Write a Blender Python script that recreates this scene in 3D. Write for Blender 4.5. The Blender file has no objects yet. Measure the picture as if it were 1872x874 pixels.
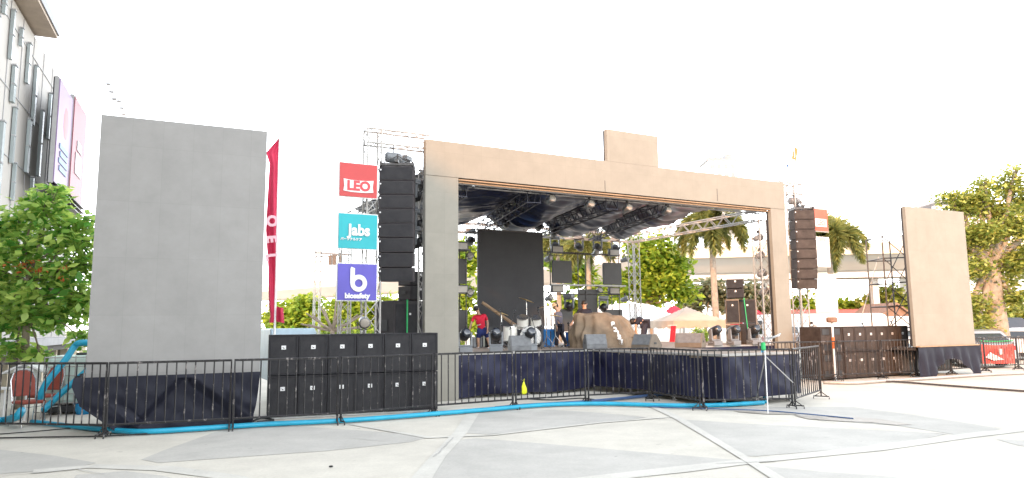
import bpy, math, random
from mathutils import Vector, Matrix, noise
random.seed(7)
R = math.radians
sc = bpy.context.scene
col = sc.collection
# ---------------------------------------------------------------- camera
FPX, CX, CY = 1300.0, 936.0, 437.0          # focal length and centre in photograph pixels
CAM = Vector((0, 0, 1.72))
ROT = Matrix.Rotation(R(90 + 7.06), 3, 'X') @ Matrix.Rotation(R(-0.65), 3, 'Z')
cd = bpy.data.cameras.new('camera'); cam = bpy.data.objects.new('camera', cd); col.objects.link(cam)
cam.matrix_world = Matrix.Translation(CAM) @ ROT.to_4x4()
cd.sensor_width = 36; cd.lens = 36 * FPX / 1872; cd.clip_start = .1; cd.clip_end = 3000
sc.camera = cam
# ---------------------------------------------------------------- sky, sun, exposure
SUN_AZ, SUN_EL = 15.0, 21.3                 # degrees to the left of straight behind the camera
w = bpy.data.worlds.new('World'); sc.world = w; w.use_nodes = True
nt = w.node_tree; nt.nodes.clear()
sky = nt.nodes.new('ShaderNodeTexSky'); sky.sky_type = 'NISHITA'; sky.sun_disc = False
sky.sun_elevation = R(SUN_EL); sky.sun_rotation = R(180 + SUN_AZ)
sky.air_density = 1.0; sky.dust_density = 0.3; sky.ozone_density = 1.0
hs = nt.nodes.new('ShaderNodeHueSaturation'); hs.inputs['Saturation'].default_value = .22; hs.inputs['Value'].default_value = 1.0
bg = nt.nodes.new('ShaderNodeBackground'); bg.inputs['Strength'].default_value = .15
wo = nt.nodes.new('ShaderNodeOutputWorld')
nt.links.new(sky.outputs[0], hs.inputs['Color']); nt.links.new(hs.outputs[0], bg.inputs['Color']); nt.links.new(bg.outputs[0], wo.inputs[0])
sl = bpy.data.lights.new('sun', 'SUN'); sl.energy = 1.0; sl.angle = R(3); sl.color = (1, .44, .13)
so = bpy.data.objects.new('sun', sl); col.objects.link(so)
_sd = Vector((-math.sin(R(SUN_AZ)) * math.cos(R(SUN_EL)), -math.cos(R(SUN_AZ)) * math.cos(R(SUN_EL)), math.sin(R(SUN_EL))))
so.rotation_euler = _sd.to_track_quat('Z', 'Y').to_euler(); so.location = _sd * 60
sc.view_settings.view_transform = 'Standard'; sc.view_settings.look = 'None'
sc.view_settings.exposure = 2.65; sc.view_settings.gamma = 1
sc.cycles.max_bounces = 6; sc.cycles.transparent_max_bounces = 12
# ---------------------------------------------------------------- pixel helpers (photograph pixels -> real places)
def ray(px, py): return (ROT @ Vector(((px - CX) / FPX, -(py - CY) / FPX, -1))).normalized()
def at(px, py, Y):
    d = ray(px, py); return CAM + d * (Y / d.y)
def gnd(px, py, z=0.0):
    d = ray(px, py); return CAM + d * ((z - CAM.z) / d.z)
SANG = math.atan2(.475, .88); SU = Vector((math.cos(SANG), math.sin(SANG), 0)); SV = Vector((-math.sin(SANG), math.cos(SANG), 0))
SO = Vector((-2.1, 16.9, 0)); DECK = 1.1
def uv(u, v, z=0.0): return SO + SU * u + SV * v + Vector((0, 0, z))
def onv(px, py, v):                          # pixel -> (u, z) on the vertical plane v = const of the stage
    d = ray(px, py); p0 = SO + SV * v; t = (p0 - CAM).dot(SV) / d.dot(SV); p = CAM + d * t
    return (p - SO).dot(SU), p.z
def plane_hit(px, py, p0, n):
    d = ray(px, py); return CAM + d * ((p0 - CAM).dot(n) / d.dot(n))
# ---------------------------------------------------------------- object helpers
WM = {}
def tag(o, label=None, cat=None, group=None, kind=None):
    if label: o['label'] = label
    if cat: o['category'] = cat
    if group: o['group'] = group
    if kind: o['kind'] = kind
    return o
def thing(name, label, cat, loc=(0, 0, 0), rz=0.0, group=None):
    o = bpy.data.objects.new(name, None); col.objects.link(o); o.empty_display_size = .2
    o.location = loc; o.rotation_euler = (0, 0, rz)
    WM[o.name] = Matrix.Translation(Vector(loc)) @ Matrix.Rotation(rz, 4, 'Z')
    return tag(o, label, cat, group)
def put(o, loc, rz=0.0, s=1.0):
    o.location = loc; o.rotation_euler = (0, 0, rz); o.scale = (s, s, s); return o
def dup(root, loc, rz=0.0, label=None, s=None, rot=None, group=None):
    def cp(o, par):
        c = o.copy(); col.objects.link(c); c.parent = par
        for ch in list(o.children): cp(ch, c)
        return c
    r = cp(root, None); r.location = loc; r.rotation_euler = rot or (0, 0, rz)
    if s: r.scale = (s, s, s)
    if label: r['label'] = label
    if group: r['group'] = group
    return r
class MB:
    def __init__(s): s.v = []; s.f = []
    def add(s, vs, fs):
        n = len(s.v); s.v += [Vector(p) for p in vs]; s.f += [tuple(n + i for i in f) for f in fs]; return s
    def box(s, c, d, rot=None, taper=1.0):
        x, y, z = d[0] / 2, d[1] / 2, d[2] / 2; M = rot or Matrix.Identity(3); c = Vector(c)
        vs = []
        for k, t in ((-1, 1), (1, taper)):
            for a, b in ((-1, -1), (1, -1), (1, 1), (-1, 1)): vs.append(c + M @ Vector((a * x * t, b * y * t, k * z)))
        return s.add(vs, [(3, 2, 1, 0), (4, 5, 6, 7), (0, 1, 5, 4), (1, 2, 6, 5), (2, 3, 7, 6), (3, 0, 4, 7)])
    def prism(s, poly, ext, off=(0, 0, 0)):      # closed outline of 3D points pushed along ext
        n = len(poly); e = Vector(ext); P = [Vector(p) + Vector(off) for p in poly]
        return s.add(P + [p + e for p in P], [tuple(range(n - 1, -1, -1)), tuple(range(n, 2 * n))] + [(i, (i + 1) % n, n + (i + 1) % n, n + i) for i in range(n)])
    def tube(s, pts, r, n=6, cap=True):
        pts = [Vector(p) for p in pts]; rs = r if isinstance(r, (list, tuple)) else [r] * len(pts)
        rings = []; up = None
        for i, p in enumerate(pts):
            t = (pts[min(i + 1, len(pts) - 1)] - pts[max(i - 1, 0)])
            t = t.normalized() if t.length > 1e-9 else Vector((0, 0, 1))
            if up is None: up = t.orthogonal().normalized()
            up = (up - t * up.dot(t)); up = up.normalized() if up.length > 1e-6 else t.orthogonal().normalized()
            b = t.cross(up); rings.append([p + (up * math.cos(a) + b * math.sin(a)) * rs[i] for a in [2 * math.pi * k / n for k in range(n)]])
        vs = [q for g in rings for q in g]; fs = []
        for i in range(len(rings) - 1):
            for k in range(n): fs.append((i * n + k, i * n + (k + 1) % n, (i + 1) * n + (k + 1) % n, (i + 1) * n + k))
        if cap: fs += [tuple(range(n - 1, -1, -1)), tuple((len(rings) - 1) * n + k for k in range(n))]
        return s.add(vs, fs)
    def lathe(s, prof, c=(0, 0, 0), rot=None, n=16, sx=1, sy=1):   # prof: (radius, height)
        M = rot or Matrix.Identity(3); c = Vector(c); vs = []; fs = []
        for r, h in prof:
            for k in range(n):
                a = 2 * math.pi * k / n; vs.append(c + M @ Vector((r * sx * math.cos(a), r * sy * math.sin(a), h)))
        for i in range(len(prof) - 1):
            for k in range(n): fs.append((i * n + k, i * n + (k + 1) % n, (i + 1) * n + (k + 1) % n, (i + 1) * n + k))
        fs += [tuple(range(n - 1, -1, -1)), tuple((len(prof) - 1) * n + k for k in range(n))]
        return s.add(vs, fs)
    def ball(s, c, r, n=10, sx=1, sy=1, sz=1, rot=None):
        m = n // 2; return s.lathe([(max(r * math.sin(math.pi * i / m), 1e-4), -r * sz * math.cos(math.pi * i / m)) for i in range(m + 1)], c, rot, n, sx, sy)
    def truss(s, p0, p1, w=.3, h=.3, bay=.35, r=.022, up=(0, 0, 1), rd=.012):
        p0, p1 = Vector(p0), Vector(p1); t = (p1 - p0); L = t.length; t.normalize(); up = Vector(up); up = (up - t * up.dot(t)).normalized(); b = t.cross(up)
        cs = [b * (sx * w / 2) + up * (sz * h / 2) for sx, sz in ((-1, -1), (1, -1), (1, 1), (-1, 1))]
        for c in cs: s.tube([p0 + c, p1 + c], r, 6)
        n = max(2, int(L / bay))
        for k in range(4):
            a, q = cs[k], cs[(k + 1) % 4]
            for i in range(n):
                u0, u1 = p0 + t * (L * i / n), p0 + t * (L * (i + 1) / n)
                s.tube([u0 + (a if i % 2 == 0 else q), u1 + (q if i % 2 == 0 else a)], rd, 4, False)
                if i in (0,): s.tube([u0 + a, u0 + q], rd, 4, False)
            s.tube([p1 + a, p1 + q], rd, 4, False)
        return s
    def grid(s, fn, nu, nv):
        vs = [fn(i / nu, j / nv) for j in range(nv + 1) for i in range(nu + 1)]
        return s.add(vs, [(j * (nu + 1) + i, j * (nu + 1) + i + 1, (j + 1) * (nu + 1) + i + 1, (j + 1) * (nu + 1) + i) for j in range(nv) for i in range(nu)])
    def build(s, name, m, parent=None, smooth=False, world=False, label=None, bevel=0):
        me = bpy.data.meshes.new(name); vs = s.v
        off = Vector((0, 0, 0))
        if parent is not None and world:
            top = parent
            while top.parent: top = top.parent
            inv = WM[top.name].inverted(); vs = [inv @ p for p in vs]
        elif parent is None:
            n = max(len(vs), 1)
            off = Vector(((min(p.x for p in vs) + max(p.x for p in vs)) / 2, (min(p.y for p in vs) + max(p.y for p in vs)) / 2, min(p.z for p in vs)))
            vs = [p - off for p in vs]
        me.from_pydata([tuple(p) for p in vs], [], s.f); me.update()
        for mm in (m if isinstance(m, (list, tuple)) else [m]): me.materials.append(mm)
        if smooth:
            me.polygons.foreach_set('use_smooth', [True] * len(me.polygons)); me.update()
        o = bpy.data.objects.new(name, me); col.objects.link(o); o.parent = parent; o.location = off
        if bevel:
            b = o.modifiers.new('bevel', 'BEVEL'); b.width = bevel; b.segments = 2; b.limit_method = 'ANGLE'; b.angle_limit = R(40)
        if label: o['label'] = label
        return o
def RX(a): return Matrix.Rotation(R(a), 3, 'X')
def RY(a): return Matrix.Rotation(R(a), 3, 'Y')
def RZ(a): return Matrix.Rotation(R(a), 3, 'Z')
def align(d):                                  # rotation that turns +Z into d
    return Vector(d).to_track_quat('Z', 'Y').to_matrix()
# ---------------------------------------------------------------- materials
def base(name):
    m = bpy.data.materials.new(name); m.use_nodes = True; n = m.node_tree; b = n.nodes['Principled BSDF']; return m, n, b
def mat(name, c, rough=.6, metal=0.0, var=.12, scale=3.0, bump=0.0, bscale=40.0, spec=.5, stretch=None, c2=None):
    m, n, b = base(name); L = n.links.new
    b.inputs['Roughness'].default_value = rough; b.inputs['Metallic'].default_value = metal; b.inputs['Specular IOR Level'].default_value = spec
    tc = n.nodes.new('ShaderNodeTexCoord'); src = tc.outputs['Object']
    if stretch:
        mp = n.nodes.new('ShaderNodeMapping'); mp.inputs['Scale'].default_value = stretch; L(src, mp.inputs[0]); src = mp.outputs[0]
    nz = n.nodes.new('ShaderNodeTexNoise'); nz.inputs['Scale'].default_value = scale; nz.inputs['Detail'].default_value = 6; nz.inputs['Roughness'].default_value = .65
    L(src, nz.inputs['Vector'])
    mx = n.nodes.new('ShaderNodeValToRGB'); mx.color_ramp.elements[0].position = .3; mx.color_ramp.elements[1].position = .7
    lo = c2 or tuple(x * (1 - var) for x in c[:3]); hi = tuple(min(1, x * (1 + var)) for x in c[:3]) if not c2 else c[:3]
    mx.color_ramp.elements[0].color = (*lo[:3], 1); mx.color_ramp.elements[1].color = (*hi[:3], 1)
    L(nz.outputs[0], mx.inputs[0]); L(mx.outputs[0], b.inputs['Base Color'])
    if bump:
        n2 = n.nodes.new('ShaderNodeTexNoise'); n2.inputs['Scale'].default_value = bscale; n2.inputs['Detail'].default_value = 4; L(src, n2.inputs['Vector'])
        bp = n.nodes.new('ShaderNodeBump'); bp.inputs['Strength'].default_value = bump; bp.inputs['Distance'].default_value = .02
        L(n2.outputs[0], bp.inputs['Height']); L(bp.outputs[0], b.inputs['Normal'])
    return m
def led_mat(name, c, var=.02, tile=.5, seam=.88, k=.004):
    m, n, b = base(name); L = n.links.new; b.inputs['Roughness'].default_value = .75; b.inputs['Specular IOR Level'].default_value = .2
    tc = n.nodes.new('ShaderNodeTexCoord'); sp = n.nodes.new('ShaderNodeSeparateXYZ'); L(tc.outputs['Object'], sp.inputs[0])
    cb = n.nodes.new('ShaderNodeCombineXYZ'); L(sp.outputs['X'], cb.inputs['X']); L(sp.outputs['Z'], cb.inputs['Y'])
    br = n.nodes.new('ShaderNodeTexBrick'); br.offset = 0; br.inputs['Scale'].default_value = 1; br.inputs['Brick Width'].default_value = tile; br.inputs['Row Height'].default_value = tile * 2
    br.inputs['Mortar Size'].default_value = k; br.inputs['Mortar Smooth'].default_value = .6; br.inputs['Bias'].default_value = 0
    br.inputs['Color1'].default_value = (*[x * (1 + var) for x in c], 1); br.inputs['Color2'].default_value = (*[x * (1 - var) for x in c], 1)
    br.inputs['Mortar'].default_value = (*[x * seam for x in c], 1); L(cb.outputs[0], br.inputs['Vector'])
    nz = n.nodes.new('ShaderNodeTexNoise'); nz.inputs['Scale'].default_value = 1.6; nz.inputs['Detail'].default_value = 8; nz.inputs['Roughness'].default_value = .7; L(cb.outputs[0], nz.inputs['Vector'])
    rp = n.nodes.new('ShaderNodeMapRange'); rp.inputs[1].default_value = .3; rp.inputs[2].default_value = .7; rp.inputs[3].default_value = .90; rp.inputs[4].default_value = 1.06; L(nz.outputs[0], rp.inputs[0])
    mu = n.nodes.new('ShaderNodeMix'); mu.data_type = 'RGBA'; mu.blend_type = 'MULTIPLY'; mu.inputs[0].default_value = 1
    L(br.outputs[0], mu.inputs[6]); L(rp.outputs[0], mu.inputs[7]); L(mu.outputs[2], b.inputs['Base Color'])
    return m
def ground_mat(name, c):
    m, n, b = base(name); L = n.links.new; b.inputs['Roughness'].default_value = .85; b.inputs['Specular IOR Level'].default_value = .2
    ge = n.nodes.new('ShaderNodeTexCoord'); prev = None
    for sc_, det, lo, hi, a, z in ((.30, 10, .35, .65, .88, 1.07), (1.7, 9, .32, .68, .90, 1.05), (24, 5, .25, .75, .90, 1.07)):
        nz = n.nodes.new('ShaderNodeTexNoise'); nz.inputs['Scale'].default_value = sc_; nz.inputs['Detail'].default_value = det; nz.inputs['Roughness'].default_value = .7; L(ge.outputs['Object'], nz.inputs['Vector'])
        rp = n.nodes.new('ShaderNodeMapRange'); rp.inputs[1].default_value = lo; rp.inputs[2].default_value = hi; rp.inputs[3].default_value = a; rp.inputs[4].default_value = z; L(nz.outputs[0], rp.inputs[0])
        mu = n.nodes.new('ShaderNodeMix'); mu.data_type = 'RGBA'; mu.blend_type = 'MULTIPLY'; mu.inputs[0].default_value = 1
        if prev: L(prev, mu.inputs[6])
        else: mu.inputs[6].default_value = (*c, 1)
        L(rp.outputs[0], mu.inputs[7]); prev = mu.outputs[2]
    vo = n.nodes.new('ShaderNodeTexNoise'); vo.inputs['Scale'].default_value = 5.0; vo.inputs['Detail'].default_value = 3; L(ge.outputs['Object'], vo.inputs['Vector'])
    rp = n.nodes.new('ShaderNodeMapRange'); rp.inputs[1].default_value = .70; rp.inputs[2].default_value = .76; rp.inputs[3].default_value = 1; rp.inputs[4].default_value = .72; L(vo.outputs[0], rp.inputs[0])
    mu = n.nodes.new('ShaderNodeMix'); mu.data_type = 'RGBA'; mu.blend_type = 'MULTIPLY'; mu.inputs[0].default_value = 1; L(prev, mu.inputs[6]); L(rp.outputs[0], mu.inputs[7]); L(mu.outputs[2], b.inputs['Base Color'])
    bp = n.nodes.new('ShaderNodeBump'); bp.inputs['Strength'].default_value = .15; bp.inputs['Distance'].default_value = .01; L(nz.outputs[0], bp.inputs['Height']); L(bp.outputs[0], b.inputs['Normal']); return m
def chip_mat(name):
    m, n, b = base(name); L = n.links.new; b.inputs['Roughness'].default_value = .5
    tc = n.nodes.new('ShaderNodeNewGeometry'); mp = n.nodes.new('ShaderNodeMapping'); mp.inputs['Scale'].default_value = (1, 1, .55); L(tc.outputs['Position'], mp.inputs[0])
    nz = n.nodes.new('ShaderNodeTexNoise'); nz.inputs['Scale'].default_value = 9; nz.inputs['Detail'].default_value = 5; nz.inputs['Roughness'].default_value = .75; L(mp.outputs[0], nz.inputs['Vector'])
    rp = n.nodes.new('ShaderNodeValToRGB'); rp.color_ramp.elements[0].position = .56; rp.color_ramp.elements[0].color = (.014, .013, .014, 1); rp.color_ramp.elements[1].position = .66; rp.color_ramp.elements[1].color = (.22, .20, .19, 1); L(nz.outputs[0], rp.inputs[0]); L(rp.outputs[0], b.inputs['Base Color']); return m
def leaf_mat(name, c1, c2, trans=.5):
    m = bpy.data.materials.new(name); m.use_nodes = True; n = m.node_tree; n.nodes.clear(); L = n.links.new
    ge = n.nodes.new('ShaderNodeNewGeometry'); rp = n.nodes.new('ShaderNodeValToRGB'); rp.color_ramp.elements[0].color = (*c1, 1); rp.color_ramp.elements[1].color = (*c2, 1)
    L(ge.outputs['Random Per Island'], rp.inputs[0])
    d = n.nodes.new('ShaderNodeBsdfPrincipled'); d.inputs['Roughness'].default_value = .45; L(rp.outputs[0], d.inputs['Base Color'])
    t = n.nodes.new('ShaderNodeBsdfTranslucent'); L(rp.outputs[0], t.inputs[0])
    x = n.nodes.new('ShaderNodeMixShader'); x.inputs[0].default_value = trans; L(d.outputs[0], x.inputs[1]); L(t.outputs[0], x.inputs[2])
    o = n.nodes.new('ShaderNodeOutputMaterial'); L(x.outputs[0], o.inputs[0]); return m
def cloth_mat(name, c, c2=None, rough=.8, trans=0.0, scale=2.0, spec=.3):
    m = mat(name, c, rough, 0, .15, scale, .08, 12, spec, c2=c2)
    if trans:
        n = m.node_tree; L = n.links.new; b = n.nodes['Principled BSDF']; o = n.nodes['Material Output']
        t = n.nodes.new('ShaderNodeBsdfTranslucent'); t.inputs[0].default_value = (*c, 1); x = n.nodes.new('ShaderNodeMixShader'); x.inputs[0].default_value = trans
        L(b.outputs[0], x.inputs[1]); L(t.outputs[0], x.inputs[2]); L(x.outputs[0], o.inputs[0])
    return m
M = dict(
    concrete=ground_mat('concrete_cream', (.575, .548, .475)),
    grey=ground_mat('concrete_grey', (.465, .452, .412)),
    strip=ground_mat('concrete_strip', (.56, .545, .49)),
    soil=mat('far_paving', (.50, .46, .39), .9, 0, .1, .3),
    led=led_mat('led_face', (.262, .257, .248), .02, .5, .93, .006), led_warm=led_mat('led_face_portal', (.245, .232, .198)), led_dark=led_mat('led_face_back', (.055, .054, .056)), led_side=led_mat('led_face_small', (.10, .098, .096)),
    ledback=mat('led_cabinet_back', (.03, .03, .032), .6),
    navy=cloth_mat('navy_cloth', (.008, .009, .030), rough=.5, spec=.3), blackcloth=cloth_mat('black_cloth', (.010, .011, .022), rough=.6),
    steel=mat('painted_black_steel', (.028, .027, .028), .45, .2, .3, 14, c2=(.10, .09, .085)),
    chip=chip_mat('chipped_black_steel'),
    alu=mat('aluminium', (.30, .30, .30), .42, .6, .1, 6), aluw=mat('pale_aluminium', (.36, .35, .33), .5, .4, .1, 6), adark=mat('dark_truss', (.05, .052, .07), .5, .5, .15, 6),
    subbox=mat('speaker_box', (.020, .0195, .022), .7, 0, .35, 5, .2, 60, .25), grille=mat('speaker_grille', (.020, .0195, .022), .8, 0, .5, 4.5, .35, 90, .3, c2=(.036, .035, .037)),
    arr=mat('line_array_paint', (.034, .030, .032), .6, 0, .2, 6, .3, 120, .3),
    sunlit_grille=mat('sunlit_speaker_grille', (.050, .040, .035), .8, 0, .4, 4.5, .35, 90, .3), sunlit_box=mat('sunlit_speaker_box', (.040, .032, .029), .7, 0, .35, 5, .2, 60, .25),  # right-hand speakers: warm sunlight painted into a lighter, browner colour
    badge=mat('silver_badge', (.62, .62, .62), .4, .1), plastic=mat('black_plastic', (.02, .02, .022), .4), lens=mat('lens_glass', (.015, .02, .03), .08, 0, .1, 3, spec=1.0),
    greyplastic=mat('grey_plastic', (.15, .16, .17), .4), wedge=mat('wedge_grille', (.13, .135, .14), .6, 0, .25, 8, .3, 80), sunlit_cabinet=mat('sunlit_brown_cabinet', (.15, .12, .09), .7, 0, .2, 6),  # brown cabinet colour has the sunlit tone painted in
    lampglass=mat('lamp_glass', (.30, .27, .23), .25), white=mat('white_paint', (.78, .78, .77), .5, 0, .05), chrome=mat('chrome', (.7, .7, .7), .25, .9, .05),
    blue=mat('blue_pipe', (.015, .36, .62), .4, 0, .1, 3), cyan=mat('cyan_hose', (.01, .30, .46), .45, 0, .12, 3), tub=mat('blue_tub', (.02, .30, .62), .5), dkblue=mat('navy_hose', (.05, .10, .22), .5),
    red=cloth_mat('red_vinyl', (.55, .075, .06), rough=.5), signred=mat('sign_red', (.42, .035, .035), .5, 0, .06, 1.5), teal=mat('sign_teal', (.0, .32, .36), .5, 0, .06, 1.5), purple=mat('sign_purple', (.075, .06, .36), .5, 0, .15, 1.2),
    signwhite=mat('sign_white', (.62, .62, .61), .5, 0, .02), lred=mat('letter_red', (.60, .04, .05), .5), flag=cloth_mat('flag_red', (.55, .045, .10), rough=.6, trans=.35),
    seat=cloth_mat('seat_brown', (.27, .065, .045), rough=.5), tank=mat('water_tank', (.50, .62, .56), .35, 0, .05), rubber=mat('rubber', (.02, .02, .02), .8),
    wood=mat('plywood', (.30, .20, .12), .7, 0, .2, 5), deck=mat('stage_deck', (.22, .17, .13), .75, 0, .25, 4), redwood=mat('red_board', (.33, .12, .10), .7),
    bark=mat('bark', (.22, .16, .11), .9, 0, .35, 6, .8, 18), palebark=mat('pale_bark', (.26, .21, .16), .9, 0, .3, 5, .6, 12), 
    wall=mat('facade_panel', (.40, .38, .352), .7, 0, .05, .5), fin=mat('facade_glass_box', (.30, .34, .345), .25, 0, .06, 1), soffit=mat('soffit', (.42, .34, .27), .7), eave=mat('eave_metal', (.20, .21, .23), .5),
    dglass=mat('dark_glass', (.015, .018, .022), .12, 0, .1, 2, spec=.8), cream=mat('cream_stone', (.55, .48, .36), .8), awn=mat('awning_dark', (.03, .03, .035), .6), ledge=mat('ledge_grey', (.33, .33, .34), .7),
    bbw=mat('billboard_print', (.19, .14, .27), .5, 0, .1, .7, c2=(.20, .11, .20)), bbr=mat('billboard_red', (.22, .04, .06), .5, 0, .12, .6), bbp=mat('billboard_white', (.36, .34, .36), .5), bbb=mat('billboard_blue', (.07, .16, .3), .5),
    via=mat('viaduct_concrete', (.48, .46, .43), .85, 0, .08, .15), tent=cloth_mat('white_tent', (.82, .82, .80), trans=.25), tentc=cloth_mat('cream_canopy', (.60, .50, .41), trans=.25), tentr=cloth_mat('red_canopy', (.72, .05, .09), trans=.3),
    tarp=cloth_mat('cover_tarp', (.26, .19, .125), c2=(.12, .095, .07), rough=.75, scale=2.5), roof=mat('tile_roof', (.22, .13, .09), .8, 0, .2, 4, stretch=(1, 1, 8)),
    carw=mat('car_white', (.78, .78, .78), .3, 0, .02), cars=mat('car_silver', (.38, .40, .42), .3, .5, .03), card=mat('car_dark', (.05, .05, .06), .3, .2, .05), tail=mat('tail_lamp', (.45, .02, .02), .2),
    skin=mat('skin', (.45, .27, .18), .6, 0, .05), hair=mat('hair', (.012, .010, .010), .6), shirtred=cloth_mat('red_jersey', (.62, .02, .05)), navyshort=cloth_mat('navy_shorts', (.02, .03, .12)), greyshirt=cloth_mat('grey_shirt', (.13, .12, .15)),
    dkshirt=cloth_mat('black_shirt', (.02, .022, .035)), dktrous=cloth_mat('dark_trousers', (.035, .035, .05)), capc=cloth_mat('tan_cap', (.55, .42, .25)), drum=mat('drum_shell', (.74, .72, .66), .3, 0, .04), brass=mat('cymbal_brass', (.55, .38, .15), .35, .8, .1),
    green=mat('green_strap', (.02, .38, .11), .5), yellow=mat('yellow_bag', (.75, .80, .02), .5), bluetarp=mat('blue_crate', (.02, .22, .62), .5), umb=mat('hedge_stem', (.2, .15, .1), .8),
    haze_tower=mat('far_tower', (.72, .71, .70), .8, 0, .04, .1), twin=mat('far_tower_window', (.16, .17, .18), .5), orange=mat('orange_cloth', (.5, .12, .03), .6), iron=mat('rusty_iron', (.22, .13, .09), .7, .3, .3, 8),  # pale tower wall colour stands in for haze over far buildings
    kerb=mat('kerb', (.5, .49, .46), .85), print_pale=mat('pale_print', (.84, .82, .80), .5, 0, .03, 1.0),
)
LF = dict(a=leaf_mat('leaf_bright', (.08, .28, .035), (.58, .72, .18)), b=leaf_mat('leaf_yellow_green', (.12, .24, .02), (.44, .52, .06)), c=leaf_mat('leaf_deep', (.14, .21, .04), (.50, .50, .12)),
          p=leaf_mat('palm_leaf', (.07, .11, .03), (.34, .34, .10), .3), o=leaf_mat('blossom_orange', (.60, .08, .03), (.75, .22, .08)), d=leaf_mat('leaf_dull', (.10, .13, .06), (.30, .30, .18)))
# ================================================================ SETTING
def sheet(name, px, z, m, world_pts=None, kind='structure'):
    pts = [gnd(x, y, z) for x, y in px] if px else [Vector((x, y, z)) for x, y in world_pts]
    mb = MB(); mb.add(pts, [tuple(range(len(pts)))])
    me = bpy.data.meshes.new(name); me.from_pydata([tuple(p) for p in pts], [], [tuple(range(len(pts)))]); me.materials.append(m)
    if me.polygons[0].normal.z < 0: me.flip_normals()
    o = bpy.data.objects.new(name, me); col.objects.link(o); o['kind'] = kind; return o
sheet('ground', None, 0, M['concrete'], [(-1500, -300), (1500, -300), (1500, 2500), (-1500, 2500)])
GREY = [[(-60, 815), (0, 822), (100, 833), (176, 846), (130, 857), (60, 862), (-60, 870)],
    [(258, 840), (300, 823), (393, 790), (440, 781), (520, 778), (600, 783), (700, 790), (788, 798), (750, 808), (600, 824), (430, 836), (290, 846)],
    [(863, 752), (1010, 749), (1100, 755), (1182, 763), (1120, 771), (1027, 781), (894, 794), (838, 791)],
    [(822, 806), (870, 801), (960, 808), (1240, 832), (1362, 842), (1240, 853), (1060, 876), (980, 900), (740, 900), (765, 874)],
    [(1234, 766), (1369, 775), (1560, 784), (1733, 793), (1680, 804), (1595, 816), (1480, 826), (1384, 834), (1350, 833), (1300, 805)],
    [(1218, 748), (1330, 751), (1451, 757), (1500, 768), (1640, 778), (1757, 796), (1790, 791), (1830, 784), (1760, 772), (1667, 758), (1560, 744), (1400, 744)],
    [(1379, 850), (1500, 862), (1640, 872), (1760, 885), (1700, 930), (1480, 930), (1420, 880)], [(1822, 803), (1880, 806), (1930, 812), (1930, 824), (1860, 814)],
    [(140, 868), (230, 861), (300, 870), (380, 890), (330, 930), (90, 930)]]
for g in GREY: sheet('paving', g, .004, M['grey'])
def strip_px(name, pts, wd, z, m):
    P = [gnd(x, y, z) for x, y in pts]; mb = MB(); L = []; Q = []
    for i, p in enumerate(P):
        t = (P[min(i + 1, len(P) - 1)] - P[max(i - 1, 0)]).normalized(); n = Vector((-t.y, t.x, 0)) * wd / 2 * random.uniform(.8, 1.2); L.append(p + n); Q.append(p - n)
    vs = L + Q; k = len(L)
    me = bpy.data.meshes.new(name); me.from_pydata([tuple(v) for v in vs], [], [(i, k + i, k + i + 1, i + 1) for i in range(k - 1)]); me.materials.append(m)
    o = bpy.data.objects.new(name, me); col.objects.link(o); o['kind'] = 'structure'; return o
strip_px('path', [(980, 900), (1060, 878), (1240, 858), (1378, 842), (1595, 820), (1762, 797), (1930, 778)], .32, .008, M['strip'])
strip_px('path', [(60, 862), (170, 852), (300, 856), (420, 872), (520, 895)], .3, .008, M['strip'])
strip_px('path', [(1190, 742), (1236, 762), (1300, 800), (1370, 842), (1440, 885)], .16, .012, M['strip'])
strip_px('path', [(868, 750), (842, 790), (800, 835), (755, 895)], .22, .008, M['strip'])
strip_px('path', [(640, 775), (785, 800), (900, 795), (1100, 772), (1230, 762)], .12, .010, M['strip'])
# cracks and two darker patches on the ground
CR = mat('crack', (.40, .39, .37), .95)
for c in ([(0, 868), (90, 862), (140, 857), (200, 868)], [(830, 800), (800, 828), (792, 836)], [(1100, 752), (1180, 763), (1260, 769)], [(1451, 757), (1560, 780), (1700, 790), (1768, 797)], [(1310, 846), (1440, 842)], [(640, 800), (720, 806)]):
    pts = []
    for i in range(len(c) - 1):
        for k in range(6): f = k / 6; pts.append((c[i][0] * (1 - f) + c[i + 1][0] * f + random.uniform(-2, 2), c[i][1] * (1 - f) + c[i + 1][1] * f + random.uniform(-.6, .6)))
    strip_px('path', pts, .018, .016, CR)
ST = mat('dark_patch_tone', (.27, .24, .20), .6, c2=(.46, .43, .38), scale=2.2)
sheet('dark_patch', [(1450, 758), (1500, 762), (1560, 762), (1610, 766), (1668, 776), (1640, 777), (1590, 772), (1540, 770), (1480, 766), (1462, 762)], .012, ST)
sheet('dark_patch', [(1340, 750), (1420, 753), (1460, 757), (1400, 757), (1350, 753)], .012, ST)

# ---------------------------------------------------------------- office building on the left
FD = 5.5; FA = R(23.2); fn = Vector((math.cos(FA), math.sin(FA), 0)); fd = Vector((-math.sin(FA), math.cos(FA), 0)); FP = -fn * FD
def fac(px, py, out=0.0):
    p = plane_hit(px, py, FP + fn * out, fn); return (p - FP).dot(fd), p.z
ob = thing('office_building', 'pale panelled office building with vertical glass boxes and a deep roof overhang, at the left', 'building', tuple(FP), R(90) + FA)
# local frame: x along the facade (away from camera), y = into the building, z up
wE, zE = fac(106, 136); _, zT = fac(58, 60); ZR = (zE + zT) / 2; WFAR = wE + 5
mb = MB(); mb.box(((WFAR - 45) / 2, 9.0, ZR / 2 + .75), (WFAR + 45, 18, ZR - 1.5)); mb.build('wall', M['wall'], ob)
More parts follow.
